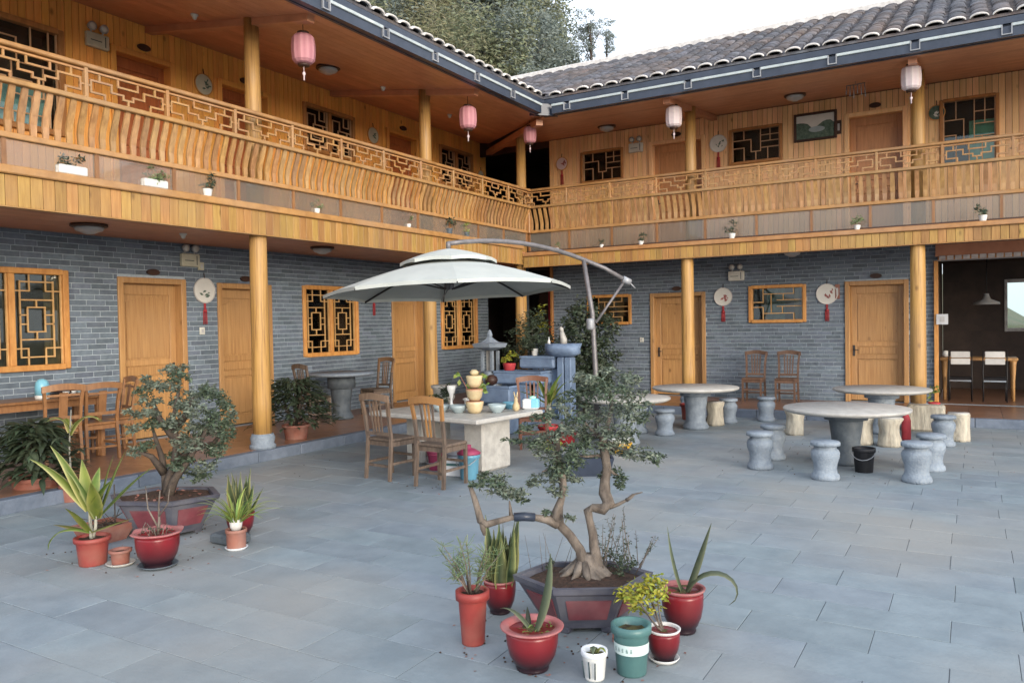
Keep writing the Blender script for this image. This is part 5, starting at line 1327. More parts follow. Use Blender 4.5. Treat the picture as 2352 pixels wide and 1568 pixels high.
bowl("second bluish bowl on the stone table, beside the stacked cream pots", (2.82, -6.75, TZ), .125, .10)
bowl("bluish bowl right of the stacked cream pots", (3.28, -6.55, TZ), .12, .11)
bowl("dark blue bowl at the back of the stone table", (3.2, -6.1, TZ), .1, .09, "plastic_blue")
def ex(t):
    for (z, r) in ((.0, .11), (.16, .105), (.33, .1)):
        g = M(); g.lathe([(r * .62, z + .004), (r * .9, z + .05), (r * 1.03, z + .12), (r * 1.08, z + .15), (r * .95, z + .155)], 20, cs=[0, 0, 0, .5 if z == .16 else 0, .8 if z < .2 else 0]); g.build("stacked_pot", "ceramic_cream", t)
    g = M(); g.lathe([(.02, .485), (.05, .5), (.06, .53), (.03, .56)], 10); g.build("top_knob", "ceramic_cream", t)
t = thing("pot_stack", "wobbly stack of three cream clay pots on the stone table", "pots", (3.05, -6.72, TZ)); ex(t)
t = thing("figurine", "small tan rabbit-like clay figure on the stone table", "figurine", (3.42, -6.3, TZ))
g = M(); g.lathe([(.025, 0), (.045, .025), (.048, .07), (.03, .11), (.022, .13), (.027, .155), (.015, .18), (.004, .185)], 14); g.tube([(-.012, 0, .175), (-.03, 0, .25)], [.011, .006], 6); g.tube([(.012, 0, .175), (.024, 0, .25)], [.011, .006], 6); g.build("figure_body", "ceramic_cream", t)
t = thing("tissue_pack", "white and turquoise tissue pack on the right end of the stone table", "tissues", (3.5, -6.05, TZ), .3)
g = M(); g.cbox(-.11, .11, -.06, .06, 0, .14, .02); g.build("pack_body", "paper_white", t); g = M(); g.cbox(0, .114, -.064, .064, .01, .144, .02); g.build("printed_side", "kettle_blue", t)
g = M(); g.lathe([(.03, .14), (.05, .155), (.035, .17), (.01, .178)], 10, (.03, 0, 0), wob=.4); g.build("tissue_tuft", "curtain_mint", t)
def plant_small(name, label, loc, r, h, m, pm, n=60, ln=.06, w=.03, pr=.06, ph=.1, seed=1, grp=None):
    t = thing(name, label, "potted plant", loc, group=grp); rn = random.Random(seed)
    g = M(); g.lathe([(pr * .75, 0), (pr * .8, .01), (pr, ph * .9), (pr, ph), (pr * .85, ph), (pr * .82, ph * .85), (.01, ph * .85)], 14); g.build("pot_body", pm, t)
    g = M(); leafcloud(g, (0, 0, ph + h * .5), r, r, h * .55, n, ln, w, rnd=rn)
    g.build("foliage", m, t, kind="stuff")
    return t
t = plant_small("potted_plant", "low green plant in a grey bowl on the left end of the stone table", (2.2, -6.3, TZ), .16, .2, "leaf_dark", "stone_dark", 160, .07, .03, .12, .1, 3)
t = thing("potted_plant", "reddish-stemmed plant with round green leaves behind the bowls", "potted plant", (2.65, -6.2, TZ)); rn = random.Random(5)
cyl_pot(t, .1, .08, .13, "ceramic_white"); g = M(); g2 = M()
for k in range(12):
    a = rn.uniform(0, 6.28); e = (rn.uniform(-.16, .2), rn.uniform(-.12, .12), rn.uniform(.3, .52)); g.tube([(0, 0, .1), (e[0] * .4, e[1] * .4, e[2] * .6), e], [.008, .006, .004], 5)
    for q in range(4): g2.leaf((e[0] + rn.uniform(-.04, .04), e[1], e[2] - rn.uniform(0, .1)), (rn.uniform(-1, 1), -1, rn.uniform(0, 1)), .09, .06, rn.uniform(0, 6))
g.build("stem", "terracotta", t); g2.build("foliage", "leaf_lime", t, kind="stuff")
small("vase", "slim bright white vase on the stone table", "vase", (2.5, -6.45, TZ), [(.05, 0), (.06, .02), (.02, .08), (.015, .14), (.03, .2), (.055, .27), (.06, .32), (.052, .32), (.02, .22)], "ceramic_white")
small("stone_jar", "pale stone jar at the back left of the stone table", "jar", (2.05, -5.98, TZ), [(.1, 0), (.15, .1), (.16, .22), (.19, .25), (.19, .28), (.14, .28)], "stone_pale")
# under the table
def bucket(label, loc, r, h, m, lidm=None, cat="bucket"):
    t = thing("bucket", label, cat, loc); cyl_pot(t, r, r * .8, h, m, lip=.008)
    g = M(); g.tube([(r * cos(a), r * sin(a) * 1.0, h * .9 + (-.12 if False else 0)) if i in (0, 8) else (r * 1.08 * cos(a), -.03 - r * 1.05 * sin(a), h * .9 - .1 * sin(a)) for i, a in enumerate([pi * k / 8 for k in range(9)])], .005, 5); g.build("bail_handle", "galvanised", t)
    if lidm: g = M(); g.lathe([(r * 1.1, h), (r * 1.12, h + .02), (r * .6, h + .06), (.03, h + .075), (.03, h + .11), (.01, h + .115)], 22); g.build("lid", lidm, t)
bucket("turquoise and white bucket with dark pink lid beside the pedestal", (3.32, -7.28, 0), .13, .3, "plastic_blue", "magenta")
bucket("pink bucket under the stone table behind the left chair", (2.6, -6.95, 0), .12, .22, "magenta", "magenta")
bucket("steel grey pot under the stone table between chair legs", (2.95, -6.9, 0), .17, .22, "galvanised", "galvanised", "cooking pot")
t = thing("carton", "low carton with green stripe beside the turquoise bucket", "carton", (3.05, -7.15, 0), .2); g = M(); g.cbox(-.15, .15, -.1, .1, 0, .2, .008); g.build("carton_body", "paper_white", t); g = M(); g.box(-.152, .152, -.102, .102, .13, .16); g.build("printed_stripe", "plastic_green", t)

# round stone tables
def round_table(label, x, y, r=.74, ped="stone_blue", top="stone_pale", h=.72, z=0):
    t = thing("round_stone_table", label, "table", (x, y, z), R(0, 3), "round stone tables")
    g = M(); g.lathe([(r * .93, h - .055), (r, h - .03), (r, h - .008), (r * .99, h)], 48); g.build("tabletop", top, t)
    g = M(); g.lathe([(.21, 0), (.22, .04), (.2, .08), (.165, .14), (.17, .3), (.19, .45), (.205, .55), (.2, .56), (.26, .57), (.26, h - .056)], 26, wob=.04); g.build("pedestal", ped, t)
round_table("round stone table with dark pedestal, nearest and largest at right", 7.17, -4.38, .76, "stone_dark")
round_table("round stone table behind the nearest one, before the right door", 7.30, -1.28, .73)
round_table("round stone table in front of the first right-wing door, beside the chairs", 4.44, -1.90, .73)
round_table("round stone table partly hidden by the bonsai crown", 4.02, -4.05, .68)
t = round_table("small round stone table on the left porch between two chairs", -1.55, -4.2, .62, "stone_dark", "stone_blue", .86, .15)
def drum(label, x, y, h=.44, r=.165, z=0):
    t = thing("stone_stool", label, "stool", (x, y, z), R(0, 3), "carved blue-grey stone stools")
    k = r; g = M(); g.lathe([(.93 * k, 0), (.97 * k, .05 * h), (.93 * k, .13 * h), (.82 * k, .17 * h), (.76 * k, .28 * h), (.8 * k, .42 * h), (.94 * k, .58 * h), (.97 * k, .7 * h), (.88 * k, .78 * h), (.76 * k, .81 * h), (.76 * k, .87 * h)], 26, wob=.03); g.build("stool_body", "stone_blue", t)
    g = M(); g.lathe([(.74 * k, .872 * h), (1.0 * k, .9 * h), (1.0 * k, .97 * h), (.94 * k, h)], 26); g.build("stool_seat", "stone_blue", t)
def stump(label, x, y, h=.42, r=.15):
    t = thing("bark_stool", label, "stool", (x, y, 0), R(0, 3), "pale bark-textured stone stools")
    g = M(); g.lathe([(r, 0), (r * 1.02, .04), (r * .9, .2), (r * .93, .3), (r, h - .03), (r * .95, h - .01)], 22, wob=.35); g.build("stool_body", "stone_bark", t)
    g = M(); g.lathe([(r * .93, h - .012), (r * .93, h)], 22, wob=.2); g.build("stool_seat", "stone_pale", t)
drum("blue-grey stool left of the nearest round table, in front of two others", 6.27, -5.15, .46)
drum("blue-grey stool half hidden behind the nearest left stool", 6.27, -4.4, .46)
drum("blue-grey stool at the front centre before the nearest round table", 7.09, -5.5, .44)
drum("blue-grey stool at front right of the nearest round table", 8.02, -5.24, .45)
drum("blue-grey stool just behind the front right stool", 8.13, -4.42, .44)
drum("blue-grey stool at far right near the kerb, front one of two", 8.2, -2.32, .44)
drum("blue-grey stool by the kerb left of the nearest round table", 5.3, -.42, .44)
drum("blue-grey stool left of the centre round table, beside its twin", 4.22, -2.85, .42)
drum("blue-grey stool behind the bonsai crown's right edge", 3.72, -2.75, .42)
drum("dark blue-grey stool right behind the centre table's pedestal", 4.75, -.95, .44)
stump("pale bark stool left of the dark pedestal", 6.1, -1.98, .44)
stump("pale bark stool above the black bucket", 7.16, -2.6, .46)
stump("pale cylindrical bark stool right of the black bucket", 7.53, -2.66, .42)
stump("pale bark stool behind the far right blue-grey stool", 8.38, -1.7, .42)
stump("pale bark stool partly behind the centre table's pedestal", 4.62, -1.35, .42)
t = thing("planter_block", "mossy pale stone planter block near the right column", "planter", (7.9, -.7, 0)); g = M(); g.cbox(-.28, .28, -.16, .16, 0, .42, .03); g.build("block_body", "stone_bark", t)
bucket("black plastic bucket before the nearest round table's pedestal", (7.43, -4.86, 0), .125, .29, "seat_black")
t = thing("gas_bottle", "small dark red bottle beside the bark stools", "bottle", (7.7, -2.0, 0)); g = M(); g.lathe([(.05, 0), (.065, .03), (.065, .3), (.04, .38), (.025, .4), (.025, .44)], 18); g.build("bottle_body", "red_cord", t); g = M(); g.lathe([(.045, .44), (.045, .47)], 10); g.build("cap", "ceramic_white", t)
t = plant_small("potted_plant", "red pot with green leaves beside the right porch column", (7.98, .3, .15), .1, .25, "leaf_lime", "red_cord", 50, .09, .03, .1, .22, 5)
t = thing("plant_pot", "orange-red pot seen under the centre round table", "plant pot", (3.95, -.75, 0)); cyl_pot(t, .15, .12, .3, "plastic_red"); soil(t, .13, .27)
t = thing("basin", "white basin stacked on a yellow basin, right of the bonsai crown", "basin", (4.22, -4.75, 0))
g = M(); g.lathe([(.13, 0), (.17, .1), (.18, .14), (.16, .14), (.13, .03)], 22); g.build("yellow_basin", "plastic_yellow", t); g = M(); g.lathe([(.12, .1), (.16, .17), (.2, .21), (.18, .21), (.13, .15)], 22); g.build("white_basin", "ceramic_white", t)
t = thing("plant_trough", "long black planting trough on the paving behind the big bonsai", "trough", (4.45, -6.45, 0), .5)
g = M(); g.add([(-.3, -.14, 0), (.3, -.14, 0), (.3, .14, 0), (-.3, .14, 0), (-.36, -.18, .22), (.36, -.18, .22), (.36, .18, .22), (-.36, .18, .22), (-.33, -.15, .22), (.33, -.15, .22), (.33, .15, .22), (-.33, .15, .22), (-.33, -.15, .18), (.33, -.15, .18), (.33, .15, .18), (-.33, .15, .18)],
      [(3, 2, 1, 0), (0, 1, 5, 4), (1, 2, 6, 5), (2, 3, 7, 6), (3, 0, 4, 7), (4, 5, 9, 8), (5, 6, 10, 9), (6, 7, 11, 10), (7, 4, 8, 11), (8, 9, 13, 12), (9, 10, 14, 13), (10, 11, 15, 14), (11, 8, 12, 15), (12, 13, 14, 15)]); g.build("trough_body", "gutter", t)
g = M(); rn = random.Random(4); leafcloud(g, (0, 0, .27), .3, .14, .08, 200, .04, .02, rnd=rn); g.build("foliage", "leaf_bonsai", t, kind="stuff")

# ------------------------------------------------------------------ stepped stone troughs, lantern
t = thing("stone_fountain", "stepped blue stone troughs with basin and pillar in the courtyard corner", "fountain", (0, 0, 0))
def trough(name, x0, x1, y0, y1, z0, z1):
    g = M(); b = .05
    g.cbox(x0, x1, y0, y1, z0, z1 - .04, .03); g.box(x0 + .01, x1 - .01, y0 + .01, y0 + b, z1 - .04, z1); g.box(x0 + .01, x1 - .01, y1 - b, y1 - .01, z1 - .04, z1); g.box(x0 + .01, x0 + b, y0 + b, y1 - b, z1 - .04, z1); g.box(x1 - b, x1 - .01, y0 + b, y1 - b, z1 - .04, z1)
    g.build(name, "trough_blue", t)
trough("upper_trough", .85, 1.62, -1.75, -1.2, .98, 1.22)
trough("middle_trough", .42, 1.5, -2.05, -1.5, .69, .94)
trough("lower_trough", .3, .98, -2.35, -1.75, .33, .67)
trough("bottom_trough", 1.1, 1.9, -3.9, -3.2, .0, .34)
trough("base_trough", .6, 1.6, -2.95, -2.3, .0, .3)
for (x, y, h) in ((.45, -2.1, .32), (.85, -2.05, .32), (1.05, -1.9, .68), (1.3, -1.7, .68), (1.55, -1.45, .97), (.5, -1.7, .68)):
    g = M(); g.cbox(x - .09, x + .09, y - .12, y + .12, 0, h, .015); g.build("support_block", "trough_blue", t)
for x in (1.74, 1.9):
    g = M(); g.cbox(x - .07, x + .07, -1.72, -1.5, 0, 1.2, .015); g.build("pillar", "trough_blue", t)
g = M(); g.lathe([(.12, 1.2), (.2, 1.22), (.3, 1.27), (.345, 1.36), (.33, 1.46), (.29, 1.44), (.22, 1.38)], 22, (1.74, -1.6, 0), sx=1.15, sy=.8, wob=.25); g.build("basin", "trough_blue", t)
t = thing("statuette", "pale standing bird statuette on the stone basin's edge", "statuette", (1.78, -1.68, 1.44))
g = M(); g.tube([(.02, 0, 0), (.03, 0, .1), (.0, 0, .2), (-.01, 0, .25)], [.07, .068, .05, .04], 10); g.tube([(.0, 0, .24), (-.02, 0, .31), (-.03, 0, .34)], [.035, .045, .02], 8); g.tube([(-.03, 0, .31), (-.09, 0, .29)], [.02, .004], 8); g.build("statuette_body", "stone_pale", t)
t = thing("bottle", "small white bottle on the stone basin's left side", "bottle", (1.46, -1.62, 1.44)); g = M(); g.lathe([(.028, 0), (.03, .06), (.012, .1), (.01, .15)], 10); g.build("bottle_body", "ceramic_white", t)
t = thing("stone_lantern", "small blue stone lantern with pagoda roof left of the troughs", "stone lantern", (.28, -1.9, 0))
g = M(); g.cbox(-.22, .22, -.22, .22, .0, .7, .03); g.lathe([(.26, .7), (.24, .78), (.16, .86), (.15, .93)], 6); g.build("lantern_base", "stone_blue", t)
for (x, y) in ((-.11, -.11), (.11, -.11), (-.11, .11), (.11, .11)):
    g = M(); g.cbox(x - .03, x + .03, y - .03, y + .03, .93, 1.33, .005); g.build("lantern_post", "stone_blue", t)
g = M(); g.cbox(-.06, .06, -.06, .06, .93, 1.33, .01); g.build("lantern_core", "stone_pale", t)
g = M(); n = 6; prof = [(.1, 1.33), (.36, 1.40), (.40, 1.47), (.2, 1.5), (.1, 1.56), (.05, 1.6), (.06, 1.65), (.035, 1.72), (.005, 1.75)]; g.lathe(prof, 6, smooth=False); g.build("pagoda_roof", "stone_blue", t)
small("clay_ball", "dark round clay ball pot before the lower trough", "pot", (.55, -2.3, .68), [(.04, 0), (.1, .03), (.13, .1), (.1, .17), (.04, .2)], "dark_wood")
plant_small("potted_plant", "yellow-green plant in a bright red bowl on the middle trough", (.72, -1.9, .945), .14, .26, "leaf_yellow", "red_cord", 90, .08, .035, .13, .14, 12)
plant_small("potted_plant", "dark feathery plant in a white cup on the upper trough", (1.1, -1.55, 1.22), .30, .45, "leaf_dark", "ceramic_white", 420, .1, .03, .07, .14, 13)
def shrub(name, label, loc, blobs, n, ln, w, m, trunk=((0, 0, 0), (0, 0, .8)), seed=1, cat="shrub"):
    t = thing(name, label, cat, loc); rn = random.Random(seed)
    g = M()
    for b in blobs: g.tube([trunk[0], ((trunk[1][0] + b[0]) * .5, (trunk[1][1] + b[1]) * .5, b[2] * .55), (b[0], b[1], b[2])], [.02, .013, .006], 6)
    g.build("trunk", "bark_dark", t)
    for i, b in enumerate(blobs):
        g = M(); leafcloud(g, b[:3], b[3], b[3], b[4], int(n * b[3] * b[4] * 16), ln, w, rnd=rn); g.build("crown", m, t, kind="stuff")
    return t
shrub("potted_shrub", "tall dark leafy shrub behind the troughs, below the parasol", (.5, -.7, .0), [(0, 0, 1.7, .4, .35), (.35, 0, 1.35, .35, .3), (-.3, 0, 1.3, .35, .3), (.1, 0, 2.0, .22, .2), (.6, .1, 1.6, .25, .25)], 220, .1, .035, "leaf_dark", seed=21)
shrub("climbing_shrub", "dense green climbing shrub against the right brick wall by the umbrella post", (1.68, -.55, 0), [(0, 0, 1.6, .4, .4), (.05, .1, 2.05, .34, .3), (.35, .05, 1.75, .34, .3), (.1, 0, 1.05, .42, .4), (.4, 0, 1.2, .32, .4), (.15, 0, .55, .4, .4), (-.15, .0, 1.9, .25, .25), (.3, 0, .7, .35, .35)], 420, .085, .045, "leaf_dark", seed=22)
t = thing("potted_plant", "bright green broad-leaved cordyline before the stone pillar", "potted plant", (2.85, -4.3, 0))
cyl_pot(t, .17, .14, .26, "red_cord"); soil(t, .15, .24); g = M(); g.tube([(0, 0, .24), (.02, 0, .5), (0, 0, .62)], [.03, .028, .024], 8); g.build("stem", "bark_pale", t)
rn = random.Random(77)
for k in range(13):
    a = k * 2.4; g = M(); g.blade((0, 0, .56 + .008 * k), a, rn.uniform(.5, 1.45), rn.uniform(.4, .58), .085, droop=rn.uniform(.4, 1.0), n=8, edge=.35, fold=.2); g.build("leaf", "leaf_strap", t)
t = thing("plant_pot", "dark red bowl pot below the cordyline", "plant pot", (3.2, -4.45, 0)); cyl_pot(t, .17, .14, .2, "glaze_red"); soil(t, .14, .17)
plant_small("potted_plant", "yellow-orange leafed plant standing high before the corner column", (.55, -.25, 1.45), .16, .5, "leaf_yellow", "stone_dark", 90, .12, .035, .12, .2, 15)
t = thing("plant_stand", "stone block stand under the yellow-leafed corner plant", "stand", (.55, -.25, 0)); g = M(); g.cbox(-.15, .15, -.15, .15, 0, 1.45, .02); g.build("block_body", "trough_blue", t)
plant_small("potted_plant", "small weedy plant growing in a flat dish behind the table pedestal", (3.4, -5.2, 0), .2, .12, "leaf_lime", "stone_dark", 150, .04, .02, .12, .05, 16)

# ------------------------------------------------------------------ ledge pots
LG = "small potted plants standing on the gallery ledges"
def ledge_pot(label, W, u, cap, v=.02, box=False, m="leaf_dark", s=1.0, seed=1, pm="ceramic_white"):
    T = W[0]; p = T(u, v, cap)
    if box:
        t = thing("planter_box", label, "planter", p, pi / 2 if W[1] else 0, LG)
        g = M(); g.cbox(-.16, .16, -.05, .05, 0, .1, .01); g.build("box_body", pm, t); g = M(); leafcloud(g, (0, 0, .16), .17, .07, .09, 170, .05, .02, rnd=random.Random(seed)); g.build("foliage", m, t, kind="stuff")
    else: plant_small("potted_plant", label, p, .09 * s, .17 * s, m, pm, int(80 * s), .05 * s, .02 * s, .05 * s, .08 * s, seed, LG)
ledge_pot("white trough of dark leaves on the left ledge near the photo's left edge", WL_, 10.07, 3.585, box=True, s=1.6, seed=1)
ledge_pot("long white planter box with sparse plants on the left ledge", WL_, 9.05, 3.585, box=True, m="leaf_feather", seed=2)
ledge_pot("white pot with conical dark plant on the left ledge before the first column", WL_, 8.28, 3.585, s=1.2, seed=3)
ledge_pot("white pot on the left ledge past the first column", WL_, 6.3, 3.585, s=.9, seed=4, m="leaf_feather")
ledge_pot("tiny white pot on the left ledge above the parasol", WL_, 4.05, 3.585, s=.8, seed=5, m="leaf_feather")
ledge_pot("dark leafy pot on the left ledge near the second column", WL_, 2.8, 3.585, s=1.3, seed=6, pm="stone_dark")
ledge_pot("bright green leafy pot on the left ledge near the corner", WL_, 2.2, 3.585, s=1.1, seed=7, m="leaf_lime", pm="stone_dark")
ledge_pot("white cup on the right ledge nearest the corner", WR_, .8, 3.415, s=.8, seed=8, m="leaf_feather", v=.08)
ledge_pot("white cup on the right ledge, second from the corner", WR_, 1.85, 3.415, s=.9, seed=9, v=.08)
ledge_pot("white pot with small dark plant on the right ledge by the umbrella arm", WR_, 2.73, 3.415, s=1.1, seed=10, v=.08)
ledge_pot("white pot with small green tree on the right ledge after the first column", WR_, 4.58, 3.415, s=1.3, seed=11, v=.08)
ledge_pot("white pot with pale brown plant on the right ledge before the second column", WR_, 6.8, 3.415, s=1.1, seed=12, m="leaf_feather", v=.08)
ledge_pot("white pot with round green plant on the right ledge at far right", WR_, 8.72, 3.415, s=1.3, seed=13, m="leaf_bonsai", v=.08)

# ------------------------------------------------------------------ parasol
UC = Vector((2.22, -6.05, 0))
t = thing("parasol", "large pale cantilever parasol with double canopy on a curved grey arm", "parasol", (0, 0, 0))
def tilt(dx, dy): return (dx * .862 + dy * .506) * .032 - (dx * -.506 + dy * .862) * .032
def canopy(r, zt, ze, off, n=8, rot=-.12, bulge=.06, r0=0.0):
    g = M(); vs = []; fs = []; rings = 7; sub = 4; N_ = n * sub
    for i in range(rings + 1):
        q = r0 + (1 - r0) * i / rings
        for k in range(N_):
            a0 = rot + 2 * pi * (k // sub) / n; a1 = rot + 2 * pi * (k // sub + 1) / n; f = (k % sub) / sub
            p = Vector((cos(a0), sin(a0))).lerp(Vector((cos(a1), sin(a1))), f)
            sag = .03 * sin(pi * f) * q
            z = zt + (ze - zt) * (q ** 1.12) + bulge * sin(pi * q) * .6 + sag * .6 + tilt(p.x * r * q, p.y * r * q)
            vs.append((UC.x + p.x * r * q, UC.y + p.y * r * q, z))
    for i in range(rings):
        for k in range(N_): fs.append((i * N_ + k, i * N_ + (k + 1) % N_, (i + 1) * N_ + (k + 1) % N_, (i + 1) * N_ + k))
    # hem
    b = len(vs)
    for k in range(N_): x, y, z = vs[rings * N_ + k]; vs.append((x * 1.0, y, z - .045))
    for k in range(N_): fs.append((rings * N_ + k, rings * N_ + (k + 1) % N_, b + (k + 1) % N_, b + k))
    g.add(vs, [f[::-1] for f in fs], False)
    return g
ZT, ZE = 2.78, 2.34; RC = 1.74
canopy(RC, ZT, ZE, 0, r0=.14).build("canopy", "canvas", t)
canopy(.68, 2.93, 2.745, 0, r0=.02, bulge=.02).build("top_canopy", "canvas", t)
for k in range(8):
    a = -.12 + 2 * pi * k / 8; g = M()
    pts = [(UC.x + cos(a) * RC * q, UC.y + sin(a) * RC * q, ZT + (ZE - ZT) * (q ** 1.12) + .036 * sin(pi * q) - .04 + tilt(cos(a) * RC * q, sin(a) * RC * q)) for q in (.1, .3, .5, .7, .85, 1.0)]
    for i in range(5): g.bar(pts[i], pts[i + 1], .016, .025)
    g.bar((UC.x + cos(a) * .06, UC.y + sin(a) * .06, 2.36), pts[2], .012, .018); g.build("rib", "black_metal", t)
g = M(); g.lathe([(.03, 2.36), (.07, 2.38), (.07, 2.44), (.03, 2.46), (.025, 2.93), (.035, 2.94), (.035, 3.02), (.01, 3.03)], 14, (UC.x, UC.y, 0)); g.tube([(UC.x, UC.y, 2.38), (UC.x - .1, UC.y - .04, 2.22), (UC.x - .1, UC.y - .04, 2.05)], .008, 6); g.build("hub", "grey_metal", t)
PB = Vector((3.35, -3.62, 0))      # post foot
dirv = (UC - PB); dirv.z = 0; Ld = dirv.length; dirv.normalize()
g = M(); g.tube([(PB.x, PB.y, .02), (PB.x, PB.y, 1.0), (PB.x - .05, PB.y + .01, 2.0), (PB.x - .16, PB.y - .05, 2.86)], [.042, .042, .04, .036], 12); g.build("post", "grey_metal", t)
A_ = Vector((PB.x - .17, PB.y - .05, 2.87)); tail = Vector((PB.x + .37, PB.y + .46, 2.52))
top = Vector((UC.x, UC.y, 3.0)); mid = A_.lerp(top, .5) + Vector((0, 0, .27))
def bez(p, q, r_, n): return [tuple(p * (1 - k / n) ** 2 + q * 2 * (k / n) * (1 - k / n) + r_ * (k / n) ** 2) for k in range(n + 1)]
g = M(); g.tube([tuple(tail), tuple(tail.lerp(A_, .5) + Vector((0, 0, .03)))] + bez(A_, mid, top, 10), .034, 10); g.tube([tuple(top), (top.x, top.y, 2.9)], .028, 10); g.build("arm", "grey_metal", t)
g = M(); sl_ = Vector((PB.x + .01, PB.y + .01, 1.85)); g.tube([tuple(sl_), tuple(tail + Vector((-.04, -.04, -.02)))], .022, 8); g.build("strut", "grey_metal", t)
g = M(); g.tube([tuple(tail + Vector((-.05, -.05, .03))), tuple(tail + Vector((.04, .04, -.02)))], [.06, .05], 12); g.tube([tuple(tail + Vector((.03, .03, -.02))), tuple(tail + Vector((.1, .1, -.12)))], .012, 6); g.build("arm_joint", "galvanised", t)
g = M(); g.lathe([(.055, 1.74), (.065, 1.78), (.065, 1.88), (.055, 1.92)], 12, (PB.x - .06, PB.y - .05, 0)); g.build("crank_housing", "galvanised", t)
g = M(); g.bar((PB.x - .5, PB.y, .03), (PB.x + .5, PB.y, .03), .08, .05); g.bar((PB.x, PB.y - .5, .06), (PB.x, PB.y + .5, .06), .08, .05); g.build("base_cross", "grey_metal", t)

# ------------------------------------------------------------------ dining room furniture
def steel_chair(label, x, y):
    t = thing("dining_chair", label, "chair", (x, y, .15), 0, "white-backed chairs in the dining room")
    g = M(); g.cbox(-.17, .17, -.2, -.17, .74, .86, .01); g.cbox(-.17, .17, -.2, -.17, .875, 1.0, .01); g.build("back_panel", "ceramic_white", t)
    g = M(); g.cbox(-.2, .2, -.18, .2, .44, .48, .012); g.build("seat", "seat_black", t)
    g = M(); g.box(-.19, .19, -.19, -.181, .40, .43); g.build("seat_edge", "chrome", t)
    for sx in (-1, 1):
        g = M(); g.tube([(sx * .2, -.17, 0), (sx * .2, -.18, .45), (sx * .2, -.2, 1.02)], .013, 6); g.build("leg", "seat_black", t)
        g = M(); g.tube([(sx * .19, .17, 0), (sx * .19, .17, .44)], .013, 6); g.build("leg", "seat_black", t)
steel_chair("white-backed black chair in the dining room, left of the pair", 8.35, 3.1)
steel_chair("white-backed black chair in the dining room, right of the pair", 8.94, 3.1)
t = thing("dining_room_table", "pale-edged table behind the white-backed chairs inside the dining room", "table", (8.66, 3.55, .15))
g = M(); g.cbox(-.68, .68, -.3, .35, .80, .86, .01); g.build("tabletop", "door_wood", t)
for (x, y) in ((-.6, -.24), (.6, -.24), (-.6, .28), (.6, .28)):
    g = M(); g.lathe([(.03, 0), (.03, .4), (.045, .6), (.05, .72), (.065, .80)], 10, (x, y, 0)); g.build("leg", "door_wood", t)
small("ball_vase", "small round white vase on the dining room table's left end", "vase", (8.08, 3.35, 1.01), [(.02, 0), (.06, .03), (.07, .08), (.05, .13), (.02, .14)], "ceramic_white")
t = thing("pendant_lamp", "pale metal pendant lamp hanging inside the dining room", "pendant lamp", (8.83, 5.0, 2.1)); g = M(); g.lathe([(.26, .0), (.25, .04), (.08, .12), (.05, .2), (.05, .24)], 20); g.build("lamp_shade", "lamp_shade", t); g = M(); g.tube([(0, 0, .24), (0, 0, 1.0)], .01, 5); g.build("cord", "black_metal", t)

# ------------------------------------------------------------------ hill and trees behind
g = M(); n = 40; vs = []; fs = []
for j in range(n + 1):
    for i in range(n + 1):
        x = -75 + 120 * i / n; y = 12 + 90 * j / n
        h = 17 * min(1, max(0, (y - 11) / 30)) * max(0, min(1, (14 - x * 1.0) / 26)) + 1.5 * mnoise.noise(Vector((x * .08, y * .08, 0))) - .4
        vs.append((x, y, h))
for j in range(n):
    for i in range(n): a = j * (n + 1) + i; fs.append((a, a + 1, a + n + 2, a + n + 1))
g.add(vs, fs, True); g.build("hillside", "earth_ground", kind="structure")
def hz(x, y): return 17 * min(1, max(0, (y - 11) / 30)) * max(0, min(1, (14 - x) / 26)) + 1.5 * mnoise.noise(Vector((x * .08, y * .08, 0))) - .4
TREES = []
def tree_proto(kind, seed, m, bark):
    rn = random.Random(seed); t = thing("woodland_tree", "tree", "tree", (0, 0, -50), group="trees on the hill behind the guesthouse")
    g = M(); H = 11.0
    if kind == 'tall': blobs = [(rn.uniform(-1.9, 1.9), rn.uniform(-1.9, 1.9), H * rn.uniform(.25, .98), rn.uniform(.6, 1.2), rn.uniform(.8, 1.7)) for _ in range(26)]
    elif kind == 'feather': blobs = [(rn.uniform(-1.5, 1.5), rn.uniform(-1.5, 1.5), H * rn.uniform(.2, 1.0), rn.uniform(.45, .8), rn.uniform(1.4, 2.6)) for _ in range(30)]
    else: blobs = [(rn.uniform(-1.5, 1.5), rn.uniform(-1.5, 1.5), H * rn.uniform(.62, 1.0), rn.uniform(.6, 1.1), rn.uniform(.35, .6)) for _ in range(13)]
    g.tube([(0, 0, -4), (.15, 0, H * .35), (-.1, .1, H * .7), (0, 0, H * .95)], [.26, .2, .12, .04], 8, rough=.08)
    for b in blobs: g.tube([(0, 0, b[2] * .72), (b[0] * .55, b[1] * .55, b[2] * .9), (b[0], b[1], b[2])], [.06, .04, .015], 5)
    g.build("trunk", bark, t)
    g = M()
    for b in blobs: leafcloud(g, b[:3], b[3], b[3], b[4], int(560 * b[3] * b[4]) + 60, .22 if kind != 'feather' else .36, .085 if kind != 'feather' else .05, rnd=rn, up=.3)
    g.build("crown", m, t, kind="stuff")
    note(t); return t
protos = [tree_proto('tall', 1, "leaf_wood_a", "bark_pale"), tree_proto('feather', 2, "leaf_wood_b", "bark_pale"), tree_proto('tall', 3, "leaf_wood_c", "bark_dark"), tree_proto('flat', 4, "leaf_wood_c", "bark_dark")]
def ray_xy(px, dist):
    d = cf + cr * ((px - 1176) / 1803); d.z = 0; d.normalize(); return (CAMP.x + d.x * dist, CAMP.y + d.y * dist)
